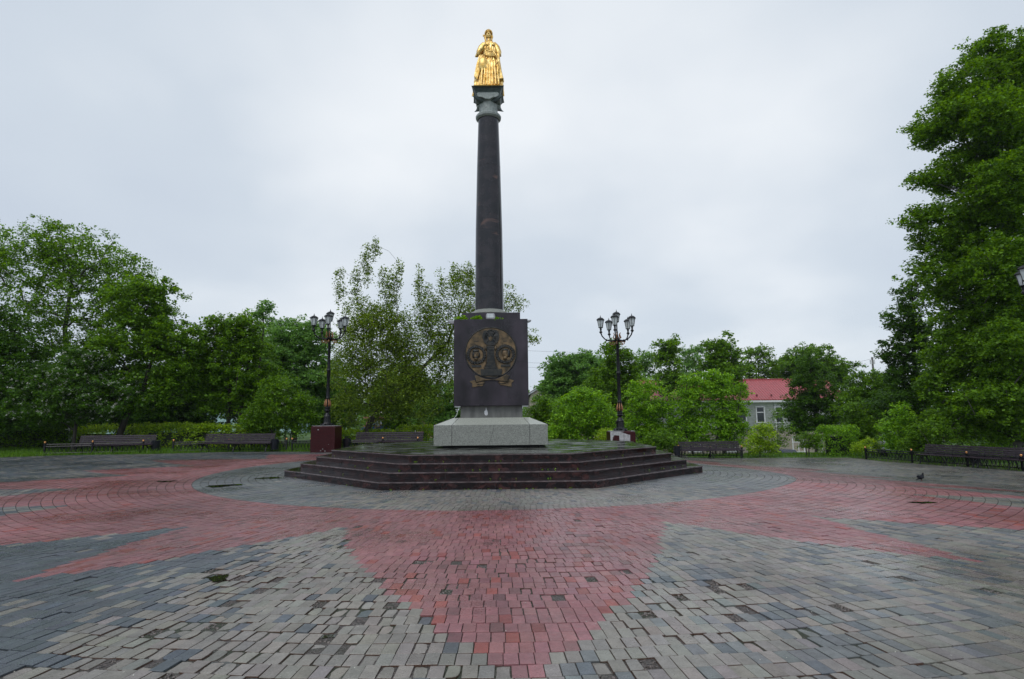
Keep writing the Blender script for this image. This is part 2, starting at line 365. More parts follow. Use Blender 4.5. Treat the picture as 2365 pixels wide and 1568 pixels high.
# worn ground: left of centre in front is broken up, the red wedge a little, the right hardly
dmg = 0.36*sstep(-3.6, -2.5, xm)*(1-sstep(-0.2, 0.5, xm))*sstep(8.8, 6.4, ym)*(~red) + 0.13*red*sstep(7.6, 6.8, ym)*sstep(4.0, 6.0, ym)*(xm < 0.6)*(xm > -1.8)
dmg = dmg + 0.13*((xm > 0.4) & (xm < 2.6) & (ym < 6) & ~red) + 0.02*(dist < 10)
dmg = dmg*np.clip(0.35+1.5*vnoise(xm, ym, 1.1, 8), 0, 1.6)
near = dist < 10.5; mid = (~near) & (dist < 17)
V, Fc, Cc = [], [], []
def polar(rad, ang, z): return (C0.x+rad*math.sin(ang), C0.y-rad*math.cos(ang), z)
rs = random.Random(5); GAP = 0.0027
tri_v, tri_f, tri_c = [], [], []
missing = []
for i in np.nonzero(near)[0]:
    x, y = xm[i], ym[i]; z0 = float(gz(x, y)+undul(x, y)); d = dmg[i]; q = rs.random()
    if q < d*0.085: missing.append((x, y)); continue
    broken = q < d
    ra, rb, aa, ab_ = r0[i]+GAP, r1[i]-GAP, a0[i]+GAP/r0[i], a1[i]-GAP/r0[i]
    pts = []
    if broken:
        S = 4
        lim = [(ra, aa), (ra, ab_), (rb, ab_), (rb, aa)]
        cut = [rs.random()**1.6*0.030 for _ in range(4)]
        for s_ in range(4):
            p, q2 = lim[s_], lim[(s_+1) % 4]
            for t in range(S):
                u = t/S; pr = p[0]*(1-u)+q2[0]*u; pa = p[1]*(1-u)+q2[1]*u
                X, Y, _ = polar(pr, pa, 0); dc = cut[s_]*max(0, 1-2.6*u)+cut[(s_+1) % 4]*max(0, 1-2.6*(1-u))
                dc += 0.003+rs.random()*0.006
                vx, vy = x-X, y-Y; L = math.hypot(vx, vy); pts.append((X+vx/L*dc, Y+vy/L*dc))
    else:
        pts = [polar(*p, 0)[:2] for p in ((ra, aa), (ra, ab_), (rb, ab_), (rb, aa))]
    sink = (rs.gauss(0, 0.0016) - (0.010*rs.random() if broken else 0)); tw = rs.gauss(0, 0.6 if d > 0.2 else 0.15)*0.02
    amp = 1+1.8*min(1, d*2)
    tx, ty = rs.gauss(0, 0.005)*amp, rs.gauss(0, 0.005)*amp
    ct, st = math.cos(tw), math.sin(tw); sh = (rs.gauss(0, 0.0008)*amp, rs.gauss(0, 0.0008)*amp)
    n = len(pts); k = len(V)
    def pz(px_, py_, dz): return z0+sink+tx*(px_-x)+ty*(py_-y)+dz
    P = [(x+(px_-x)*ct-(py_-y)*st+sh[0], y+(px_-x)*st+(py_-y)*ct+sh[1]) for px_, py_ in pts]
    ins = 0.0022
    for px_, py_ in P:
        L = math.hypot(px_-x, py_-y); f = 1-ins*1.3/L; V.append((x+(px_-x)*f, y+(py_-y)*f, pz(px_, py_, 0)))
    for px_, py_ in P: V.append((px_, py_, pz(px_, py_, -0.0028)))
    for px_, py_ in P: V.append((px_, py_, z0-0.045))
    Fc.append(tuple(range(k+n-1, k-1, -1)) if False else tuple(range(k, k+n))); Cc.append(col[i])
    for a in range(n):
        b = (a+1) % n
        Fc.append((k+a, k+n+a, k+n+b, k+b)); Cc.append(col[i]*0.92)
        Fc.append((k+n+a, k+2*n+a, k+2*n+b, k+n+b)); Cc.append(np.array([0.085, 0.048, 0.034]) if (is_sand[i] and d > 0.15) else col[i]*0.8)
for i in np.nonzero(~near)[0]:
    x, y = xm[i], ym[i]; g = 0.0042 if mid[i] else 0.0055
    ra, rb, aa, ab_ = r0[i]+g*1.4, r1[i]-g*1.4, a0[i]+g/r0[i], a1[i]-g/r0[i]
    k = len(V); zt = rs.gauss(0, 0.001); tx, ty = rs.gauss(0, 0.006), rs.gauss(0, 0.006)
    cs = [polar(*p, 0)[:2] for p in ((ra, aa), (ra, ab_), (rb, ab_), (rb, aa))]
    for X, Y in cs: V.append((X, Y, float(gz(X, Y)+undul(X, Y))+zt+tx*(X-x)+ty*(Y-y)))
    Fc.append((k, k+1, k+2, k+3)); Cc.append(col[i])
    if mid[i]:
        for X, Y in cs: V.append((X, Y, float(gz(X, Y))-0.03))
        for a in range(4):
            b = (a+1) % 4; Fc.append((k+a, k+4+a, k+4+b, k+b)); Cc.append(col[i]*0.8)
mp = bpy.data.materials.new('wet_paving_stone'); mp.use_nodes = True
t = mp.node_tree; b = t.nodes['Principled BSDF']; L = t.links.new
A = t.nodes.new('ShaderNodeAttribute'); A.attribute_name = 'stone'
co = t.nodes.new('ShaderNodeTexCoord')
def noise(sc, det=4):
    n = t.nodes.new('ShaderNodeTexNoise'); n.inputs['Scale'].default_value = sc; n.inputs['Detail'].default_value = det; L(co.outputs['Object'], n.inputs['Vector']); return n.outputs[0]
def mrange(src, a, b_, c, d):
    n = t.nodes.new('ShaderNodeMapRange'); L(src, n.inputs[0]); 
    for i, v in enumerate((a, b_, c, d)): n.inputs[i+1].default_value = v
    return n.outputs[0]
grain = mrange(noise(85, 5), 0.3, 0.7, 0.80, 1.22); dirt = mrange(noise(9, 6), 0.35, 0.7, 1.12, 0.82)
mm = t.nodes.new('ShaderNodeMath'); mm.operation = 'MULTIPLY'; L(grain, mm.inputs[0]); L(dirt, mm.inputs[1])
mc = t.nodes.new('ShaderNodeVectorMath'); mc.operation = 'SCALE'; L(A.outputs['Color'], mc.inputs[0]); L(mm.outputs[0], mc.inputs['Scale'])
L(mc.outputs[0], b.inputs['Base Color'])
big = mrange(noise(0.55, 4), 0.38, 0.64, 0.24, 0.52); fine = mrange(noise(22, 4), 0.3, 0.7, -0.07, 0.10)
ma = t.nodes.new('ShaderNodeMath'); ma.operation = 'ADD'; L(big, ma.inputs[0]); L(fine, ma.inputs[1]); L(ma.outputs[0], b.inputs['Roughness'])
bp = t.nodes.new('ShaderNodeBump'); bp.inputs['Strength'].default_value = 0.28; bp.inputs['Distance'].default_value = 0.006
L(noise(130, 4), bp.inputs['Height']); L(bp.outputs[0], b.inputs['Normal'])
b.inputs['Specular IOR Level'].default_value = 0.5
tag(raw('pavement', V, Fc, mp, colr=[(c[0], c[1], c[2], 1) for c in Cc]), kind='structure')

# bedding under the stones: dark sand, rubble and moss, seen in joints and holes
gx, gy = [], []
def grid(xs, ys, zf):
    X, Y = np.meshgrid(xs, ys); Z = zf(X, Y); v = np.stack([X.ravel(), Y.ravel(), Z.ravel()], 1)
    nx, ny = len(xs), len(ys); a = (np.arange(ny-1)[:, None]*nx+np.arange(nx-1)[None]).ravel()
    return v, np.stack([a, a+1, a+nx+1, a+nx], 1)
bedm = bpy.data.materials.new('bedding_gravel_and_moss'); bedm.use_nodes = True
t = bedm.node_tree; b = t.nodes['Principled BSDF']; L = t.links.new; co = t.nodes.new('ShaderNodeTexCoord')
cr = t.nodes.new('ShaderNodeValToRGB'); L(noise(60, 6), cr.inputs[0]); cr.color_ramp.elements[0].position = 0.35; cr.color_ramp.elements[0].color = (0.014, 0.012, 0.010, 1); cr.color_ramp.elements[1].position = 0.72; cr.color_ramp.elements[1].color = (0.13, 0.105, 0.095, 1)
cg = t.nodes.new('ShaderNodeValToRGB'); L(noise(1.7, 5), cg.inputs[0]); cg.color_ramp.elements[0].position = 0.45; cg.color_ramp.elements[1].position = 0.6
mx = t.nodes.new('ShaderNodeMixRGB'); L(cg.outputs[0], mx.inputs[0]); L(cr.outputs[0], mx.inputs[1]); mx.inputs[2].default_value = (0.022, 0.028, 0.012, 1)
L(mx.outputs[0], b.inputs['Base Color']); L(mrange(noise(14, 4), 0.42, 0.55, 0.15, 0.85), b.inputs['Roughness'])
bp = t.nodes.new('ShaderNodeBump'); bp.inputs['Strength'].default_value = 0.9; bp.inputs['Distance'].default_value = 0.015; L(noise(55, 5), bp.inputs['Height']); L(bp.outputs[0], b.inputs['Normal'])
def in_plaza(X, Y): return Y < edge_y(X, Y)
xs = np.arange(-34, 34.01, 0.5); ys = np.arange(0.5, 34, 0.5)
v, f = grid(xs, ys, lambda X, Y: gz(X, Y)+undul(X, Y)-0.011)
# clip to the paved area by sliding rows onto the edge
vy = np.minimum(v[:, 1], edge_y(v[:, 0], v[:, 1])+0.02); v[:, 1] = vy; v[:, 2] = gz(v[:, 0], vy)+undul(v[:, 0], vy)-0.011
keep = (np.ptp(v[f][:, :, 1], axis=1) > 1e-4); f = f[keep]
tag(raw('paving_bed', v, f, bedm), kind='structure')
# rubble in the holes
mb = MB(); rs2 = random.Random(3)
for x, y in missing+[(x+rs2.gauss(0, .05), y+rs2.gauss(0, .05)) for x, y in missing]:
    for _ in range(14):
        sx = rs2.uniform(0.004, 0.012); mb.box((x+rs2.uniform(-.05, .05), y+rs2.uniform(-.08, .08), float(undul(x, y)+gz(x, y))-0.010), (sx*2, sx*1.5, sx*1.4), Matrix.Rotation(rs2.random()*3, 3, (rs2.random(), rs2.random(), 1)), 0.6)
M['rubble'] = mat('crumbled_concrete', (0.05, 0.042, 0.038), 0.5, scale=30, col2=(0.17, 0.14, 0.125))
tag(mb.build('gravel', M['rubble']), 'loose crumbs of broken paving lying in the holes', 'rubble', kind='stuff')

# open land
xs = np.concatenate([[-900, -500, -250, -120, -70], np.arange(-46, 46, 1.5), [50, 70, 120, 250, 500, 900]]).astype(float)
ys = np.concatenate([[-300, -80, -20, -4], np.arange(1, 64, 1.5), [70, 90, 130, 200, 350, 600, 1000]]).astype(float)
v, f = grid(xs, ys, lambda X, Y: gz(X, Y)-0.035+0.02*np.where(in_plaza(X, Y), -1.5, 0.6))
tag(raw('ground', v, f, M['grassy'], smooth=True), kind='structure')
# water standing on the paving
wm = bpy.data.materials.new('puddle_water'); wm.use_nodes = True; b = wm.node_tree.nodes['Principled BSDF']
b.inputs['Base Color'].default_value = (0.018, 0.018, 0.010, 1); b.inputs['Roughness'].default_value = 0.02; b.inputs['IOR'].default_value = 1.33
M['water'] = wm
def puddle(px, py, wx, wy, dz=0.006, seed=0):
    c = at(px, py); rg = random.Random(seed); n = 36; ph = [rg.random()*6.3 for _ in range(4)]
    vs = [(c.x, c.y, float(gz(c.x, c.y)+undul(c.x, c.y))+dz)]
    for i in range(n):
        a = 2*math.pi*i/n; q = 0.75+0.18*math.sin(2*a+ph[0])+0.14*math.sin(3*a+ph[1])+0.10*math.sin(7*a+ph[2])
        vs.append((c.x+wx*q*math.cos(a), c.y+wy*q*math.sin(a), vs[0][2]))
    o = raw('puddle', vs, [(0, 1+i, 1+(i+1) % n) for i in range(n)], M['water']); tag(o, kind='structure')
puddle(385, 1112, 0.24, 0.26, seed=1); puddle(515, 1122, 0.50, 0.36, seed=2); puddle(622, 1104, 0.36, 0.36, seed=3)
puddle(2130, 1161, 0.26, 0.17, seed=4); puddle(504, 1335, 0.15, 0.14, seed=5)
puddle(560, 1418, 0.30, 0.09, -0.002, 6); puddle(620, 1410, 0.16, 0.05, -0.002, 16); puddle(740, 1466, 0.12, 0.07, -0.006, 7); puddle(500, 1535, 0.10, 0.06, -0.006, 8); puddle(1000, 1530, 0.07, 0.05, -0.006, 9)
puddle(400, 1465, 0.10, 0.05, -0.006, 10); puddle(850, 1450, 0.12, 0.05, -0.006, 11)
# fallen petals, far too many to count
n = 2600; ang = RNG.uniform(-0.82, 0.82, n); dd = 2.5+24*RNG.random(n)**0.75
x = dd*np.tan(ang*0.9); y = dd; okp = (y < edge_y(x, y)) & (np.hypot(x-C0.x, y-C0.y) > 6.4); x, y = x[okp], y[okp]; n = len(x)
s = RNG.uniform(0.0025, 0.0060, n)*(1+dist.mean()*0); th = RNG.uniform(0, 6.3, n); z = gz(x, y)+undul(x, y)+0.006
vv = np.zeros((n, 4, 3)); 
for k in range(4):
    a = th+k*math.pi/2; sc = s*(1.6 if k % 2 == 0 else 0.8); vv[:, k, 0] = x+sc*np.cos(a); vv[:, k, 1] = y+sc*np.sin(a); vv[:, k, 2] = z+0.003*(k == 0)
tag(raw('petals', vv.reshape(-1, 3), np.arange(n*4).reshape(n, 4), M['petal']), 'tiny pale petals scattered over the wet paving', 'petals', kind='stuff')
# ================================================================== STEPPED PLATFORM
P0 = Vector((-0.57, 19.38, 0))
def octo(h, c):                                # half extent, half width of the front facet
    C0 = P0
    return [(C0.x-c, C0.y-h), (C0.x+c, C0.y-h), (C0.x+h, C0.y-c), (C0.x+h, C0.y+c), (C0.x+c, C0.y+h), (C0.x-c, C0.y+h), (C0.x-h, C0.y+c), (C0.x-h, C0.y-c)]
RISE, TREAD, H0, CW = 0.177, 0.40, 5.97, 2.46
wetm = bpy.data.materials.new('wet_polished_paving_slab'); wetm.use_nodes = True
t = wetm.node_tree; b = t.nodes['Principled BSDF']; L = t.links.new; co = t.nodes.new('ShaderNodeTexCoord')
cr = t.nodes.new('ShaderNodeValToRGB'); L(noise(3.5, 8), cr.inputs[0]); cr.color_ramp.elements[0].position = 0.35; cr.color_ramp.elements[0].color = (0.030, 0.034, 0.024, 1); cr.color_ramp.elements[1].position = 0.7; cr.color_ramp.elements[1].color = (0.10, 0.10, 0.095, 1)
br = t.nodes.new('ShaderNodeTexBrick'); br.inputs['Scale'].default_value = 1.0; br.inputs['Brick Width'].default_value = 0.6; br.inputs['Row Height'].default_value = 0.3; br.inputs['Mortar Size'].default_value = 0.006
br.inputs['Color1'].default_value = (1, 1, 1, 1); br.inputs['Color2'].default_value = (0.75, 0.75, 0.75, 1); br.inputs['Mortar'].default_value = (0.25, 0.3, 0.15, 1)
L(co.outputs['Object'], br.inputs['Vector'])
mx = t.nodes.new('ShaderNodeMixRGB'); mx.blend_type = 'MULTIPLY'; mx.inputs[0].default_value = 1; L(cr.outputs[0], mx.inputs[1]); L(br.outputs[0], mx.inputs[2]); L(mx.outputs[0], b.inputs['Base Color'])
mp_ = t.nodes.new('ShaderNodeMapping'); mp_.inputs['Scale'].default_value = (0.8, 1.6, 1); L(co.outputs['Object'], mp_.inputs[0])
nn = t.nodes.new('ShaderNodeTexNoise'); nn.inputs['Scale'].default_value = 1.6; nn.inputs['Detail'].default_value = 5; L(mp_.outputs[0], nn.inputs['Vector'])
L(mrange(nn.outputs[0], 0.44, 0.60, 0.03, 0.38), b.inputs['Roughness'])
bp = t.nodes.new('ShaderNodeBump'); bp.inputs['Strength'].default_value = 0.12; bp.inputs['Distance'].default_value = 0.01; L(noise(7, 3), bp.inputs['Height']); L(bp.outputs[0], b.inputs['Normal'])
plat = empty('stepped_platform', (C0.x, C0.y, 0), 'eight-sided dark red granite platform of four wet steps under the monument', 'steps')
O = Vector((C0.x, C0.y, 0))
for k in range(4):
    h = H0-k*TREAD; c = CW-k*TREAD*math.tan(R(22.5))*0.9
    poly = octo(h, c); n = 8
    z0 = (RISE*k if k else -0.12)+0.0; z1 = RISE*(k+1)
    mb = MB(O)
    mb.prism(poly, z0, z1-0.03, lambda a, b_, d: Vector((a, b_, d)))
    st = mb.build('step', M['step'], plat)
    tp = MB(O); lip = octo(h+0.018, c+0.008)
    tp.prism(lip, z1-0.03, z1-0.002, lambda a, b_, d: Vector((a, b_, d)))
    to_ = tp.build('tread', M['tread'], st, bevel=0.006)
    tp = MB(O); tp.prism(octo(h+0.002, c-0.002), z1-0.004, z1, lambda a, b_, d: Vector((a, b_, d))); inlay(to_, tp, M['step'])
    if k < 3: pass
    else:
        tp = MB(O); tp.prism(octo(h-0.25, c-0.1), z1-0.01, z1+0.004, lambda a, b_, d: Vector((a, b_, d))); tp.build('paved_top', wetm, plat)
    # upright joints between facing slabs
    sm = MB(O)
    for e_ in range(8):
        p, q = Vector((*poly[e_], 0)), Vector((*poly[(e_+1) % 8], 0)); m_ = max(2, int((q-p).length/1.15)); nrm = Vector(((q-p).y, -(q-p).x, 0)).normalized()
        for j in range(1, m_):
            pt = p.lerp(q, j/m_+0.03*math.sin(j*7+k)); sm.box((pt.x+nrm.x*0.0005, pt.y+nrm.y*0.0005, (z0+z1)/2-0.016), (0.006, 0.006, z1-z0-0.04), Matrix.Rotation(math.atan2((q-p).y, (q-p).x), 3, 'Z'))
    inlay(st, sm, M['seam'])
ZT = RISE*4

# ================================================================== MONUMENT
Y0 = 19.2
X0 = at_y(1134, 840, Y0-1.16).x
O = Vector((X0, Y0, ZT))
mon = empty('column_monument', O, 'tall dark granite column on a square block with bronze medallion and pale plinth', 'monument')
def zof(px, py, Y): return at_y(px, py, Y).z-ZT
# recessed foot, plinth, sloped shoulders
PW = 1.70
zb, ztp = zof(1135, 1028.5, Y0-PW), zof(1135, 980.7, Y0-PW)
MB().box((0, 0, zb/2+0.002), (2*PW-0.5, 2*PW-0.5, zb)).build('shadow_foot', M['seam'], mon)
pl = MB().box((0, 0, (zb+ztp)/2), (2*PW, 2*PW, ztp-zb)).build('plinth', M['grey'], mon, bevel=0.008)
sm = MB()
for s_ in (-1, 1):
    sm.box((s_*1.16, -PW-0.001, (zb+ztp)/2), (0.010, 0.006, ztp-zb-0.01)); sm.box((s_*(PW+0.001), -0.4, (zb+ztp)/2), (0.006, 0.010, ztp-zb-0.01))
sm.box((0.03, -PW-0.001, (zb+ztp)/2), (0.006, 0.004, (ztp-zb)*1.0), Matrix.Rotation(R(16), 3, 'Y')); inlay(pl, sm, M['seam'])
NW = 0.965
zn = zof(1135, 964.5, Y0-1.18)
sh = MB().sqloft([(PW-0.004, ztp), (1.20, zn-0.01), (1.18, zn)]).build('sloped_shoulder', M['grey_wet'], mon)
sm = MB()
for s_ in (-1, 1):
    sm.tube([(s_*PW*0.998, -PW*0.998, ztp+0.001), (s_*1.2, -1.2, zn-0.009)], 0.007, 4); sm.tube([(s_*(1.16), -PW, ztp+0.001), (s_*1.0, -1.2, zn-0.009)], 0.005, 4)
inlay(sh, sm, M['seam'])
BW = 1.16
zc0, zc1 = zof(1135, 936.7, Y0-BW), zof(1134, 737, Y0-BW)
nk = MB().box((0, 0, (zn+zc0)/2), (2*NW, 2*NW, zc0-zn)).build('neck', M['neck'], mon, bevel=0.006)
# splash of white on the neck
sp = MB(); pts = [(-.0, .14), (.012, .06), (.035, .02), (.05, -.05), (.045, -.13), (.03, -.10), (.02, -.15), (.0, -.11), (-.02, -.14), (-.05, -.07), (-.045, 0), (-.01, .03)]
sp.prism([(a*1.1-0.17, b_+(zn+zc0)/2+0.02) for a, b_ in pts], -NW-0.003, -NW, lambda a, b_, d: Vector((a, d, b_))); sp.build('white_splash', M['white'], nk)
blk = MB().box((0, 0, (zc0+zc1)/2), (2*BW, 2*BW, zc1-zc0)).build('block', M['block'], mon, bevel=0.006)
sm = MB(); hh = zc1-zc0; fy = -BW-0.001
for x_, za, zb_ in ((0.0, 0.885, 1.0), (0.0, 0, 0.27), (-0.65, 0, 0.19), (-0.86, 0.5, 1.0*0.62)):
    sm.box((x_, fy, zc0+hh*(za+zb_)/2), (0.008, 0.005, hh*(zb_-za)-0.01))
sm.box((-0.98, fy, zc0+hh*0.497), (0.36, 0.005, 0.010)); sm.box((0.98, fy, zc0+hh*0.50), (0.36, 0.005, 0.010)); inlay(blk, sm, M['seam'])
UW = 0.93; zu = zof(1134, 721.8, Y0-UW)
MB().box((0, 0, (zc1+zu)/2), (2*UW, 2*UW, zu-zc1)).build('upper_block', M['block'], mon, bevel=0.006)
# column
XO = Vector((-0.085, 0, 0))
def zc(py, dy=0.38): return zof(1128, py, Y0-dy)
rb = 33.3/F*Y0*1.01; zs0 = zc(710)
mb = MB(); zt0 = zu
mb.lathe([(0.62, zt0-0.002), (0.675, zt0+0.02), (0.70, zt0+0.07), (0.675, zt0+0.12), (0.61, zt0+0.15), (0.56, zt0+0.16), (0.53, zt0+0.19), (rb+0.02, zt0+0.215)], 48, XO); mb.build('column_base', M['grey'], mon, smooth=2)
zA = zt0+0.213; zB = zc(268)
rt_ = 22.4/F*Y0*1.10
secs = [(zA, rb), (zc(640), rb*0.985), (zc(523.5), rb*0.945), (zc(378.5), rb*0.845), (zB+0.16, rt_)]
for (za, ra_), (zb2, rb2) in zip(secs[:-1], secs[1:]):
    pr = [(ra_+(rb2-ra_)*u, za+(zb2-0.006-za)*u) for u in (0, 0.25, 0.5, 0.75, 1)]
    dr = MB().lathe(pr, 96, XO).build('shaft_drum', M['shaft'], mon, smooth=2)
    inlay(dr, MB().lathe([(rb2-0.006, zb2-0.0065), (rb2-0.006, zb2+0.0005)], 48, XO), M['seam'])
zr = zB+0.03
MB().lathe([(rt_-0.01, zr-0.002), (rt_+0.03, zr+0.0), (rt_+0.085, zr+0.05), (rt_+0.095, zr+0.12), (rt_+0.06, zr+0.17), (rt_-0.02, zr+0.185)], 48, XO).build('collar', M['cap'], mon, smooth=2)
zn1 = zc(236); zab0 = zc(212, 0.45); zab1 = zc(197.5, 0.56)
MB().lathe([(rt_-0.03, zr+0.18), (rt_-0.025, zn1+0.02), (rt_+0.0, zab0)], 48, XO).build('necking', M['cap'], mon, smooth=2)
# capital: lobed faces, sharp flaring corners, cyma abacus
cp = MB(); hw = rt_+0.10
for k in range(4):
    Rm = Matrix.Rotation(k*math.pi/2, 3, 'Z'); out_ = []
    lob = []
    zt_, zm = zab0+0.0, zn1-0.02
    prof2 = [(q[0], zt_+0.72*q[1]) for q in [(-0.36, 0), (-0.39, -0.10), (-0.37, -0.19), (-0.30, -0.24), (-0.20, -0.25), (-0.13, -0.29), (-0.09, -0.335), (0.09, -0.335), (0.13, -0.29), (0.20, -0.25), (0.30, -0.24), (0.37, -0.19), (0.39, -0.10), (0.36, 0)]]
    cp.prism(prof2, 0.30, 0.43, lambda a, b_, d: XO+Rm @ Vector((a, -d, b_)))
    if k % 2: cp.prism([(-0.07, zt_-0.26), (-0.09, zt_-0.34), (-0.04, zt_-0.41), (0.04, zt_-0.41), (0.09, zt_-0.34), (0.07, zt_-0.26)], 0.30, 0.395, lambda a, b_, d: XO+Rm @ Vector((a, -d, b_)))
cp.build('capital_lobes', M['cap'], mon, bevel=0.02)
cq = MB()
cq.sqloft([(0.33, zab0-0.28), (0.43, zab0-0.24), (0.54, zab0-0.19), (0.47, zab0-0.155), (0.42, zab0-0.07), (0.43, zab0+0.0)], XO, conc=[0.1, 0.28, 0.40, 0.36, 0.25, 0.15])
cq.build('capital_corners', M['capdark'], mon)
ab_m = MB().sqloft([(0.43, zab0-0.003), (0.45, zab0+0.04), (0.47, zab0+0.07), (0.50, zab0+0.12), (0.56, zab0+0.17), (0.56, zab1)], XO, conc=[0.05, 0.06, 0.06, 0.06, 0.06, 0.06])
ab_m.build('abacus', M['capdark'], mon)

# ---------------- bronze medallion on the front of the block
ZM = zof(1133.8, 814, Y0-BW)
FY = -BW
def F3(a, b_, d): return Vector((a, FY-d, ZM+b_))
k7 = 1/700.0
def c7(pts): return [((x-695)*k7, (640-y)*k7) for x, y in pts]
med = MB(); n = 72
for r_, d in ((0.0, 0.012),): pass
med.prism([(0.80*math.cos(2*math.pi*i/n), 0.79*math.sin(2*math.pi*i/n)) for i in range(n)], -0.01, 0.012, F3)
medo = med.build('medallion', M['bronze'], mon)
rim = MB(); rim.tube([F3(0.80*math.cos(2*math.pi*i/n), 0.79*math.sin(2*math.pi*i/n), 0.006) for i in range(n+1)], 0.022, 8, cap=False); rim.build('rim', M['bronze_dark'], medo, smooth=True)
# central pillar with scrolls
p = MB(); p.prism(c7([(608, 500), (770, 500), (775, 800), (800, 940), (850, 1010), (930, 1000), (940, 1040), (920, 1150), (480, 1150), (466, 1040), (475, 1000), (555, 1010), (598, 920), (610, 800)]), 0.012, 0.05, F3)
for i in range(15):
    y_ = 520+i*32; wx = 72 + max(0, i-9)*16
    p.prism(c7([(692-wx, y_), (692+wx, y_), (692+wx, y_+18), (692-wx, y_+18)]), 0.05, 0.062, F3)
p.build('pillar_relief', M['bronze_dark'], medo, bevel=0.006)
p = MB()
for s_ in (-1, 1):
    cx = 692+s_*105; p.prism(c7([(cx+24*math.cos(a*0.5236), 545+52*math.sin(a*0.5236)) for a in range(12)]), 0.012, 0.045, F3)
    p.tube([F3(*c7([(692+s_*x, y)])[0], 0.03) for x, y in ((84, 600), (90, 750), (110, 880), (150, 1000), (190, 1030), (215, 1000))], 0.012, 6)
p.build('pillar_scroll', M['bronze'], medo, smooth=True)
# double-headed eagle
e7 = MB()
out_l = [(695, 130), (655, 140), (620, 155), (575, 150), (535, 175), (515, 240), (510, 320), (530, 375), (552, 420), (580, 450), (610, 478), (660, 494), (695, 498)]
outl = out_l+[(1390-x, y) for x, y in reversed(out_l[1:-1])]
e7.prism(c7(outl), 0.012, 0.045, F3)
for s_ in (-1, 1):
    for j in range(9):                         # wing feathers
        a = R(100+s_*0+j*17); x1, y1 = 640+0*j, 270
        fx, fy_ = math.cos(a), math.sin(a)
        q = c7([(695+s_*(695-(640+fx*30*1.0)), 290-fy_*25), (695+s_*(695-(640+fx*118)), 300-fy_*105)])
        e7.tube([F3(q[0][0], q[0][1], 0.05), F3(q[1][0], q[1][1], 0.042)], [0.012, 0.007], 5)
    nk_ = c7([(695+s_*25, 300), (695+s_*40, 240), (695+s_*75, 205), (695+s_*110, 195)])
    e7.tube([F3(a, b_, 0.055) for a, b_ in nk_], [0.030, 0.026, 0.026, 0.010], 7)
    hd = c7([(695+s_*72, 205)])[0]; e7.ball(F3(*hd, 0.06), (0.032, 0.024, 0.030), 8, 6)
    cw = c7([(695+s_*60, 168)])[0]; e7.ball(F3(*cw, 0.05), (0.026, 0.02, 0.022), 8, 6)
    lg = c7([(695+s_*60, 380), (695+s_*110, 440)]); e7.tube([F3(*lg[0], 0.045), F3(*lg[1], 0.05)], [0.022, 0.010], 6)
cw = c7([(695, 150)])[0]; e7.ball(F3(*cw, 0.055), (0.034, 0.024, 0.028), 8, 6)
e7.prism(c7([(660, 430), (730, 430), (745, 485), (695, 495), (645, 485)]), 0.045, 0.06, F3)
eo = e7.build('eagle_emblem', M['bronze_dark'], medo)
MB().prism(c7([(648, 285), (738, 285), (738, 350), (725, 375), (693, 390), (660, 375), (648, 350)]), 0.045, 0.068, F3).build('shield', M['bronze'], eo, bevel=0.004)
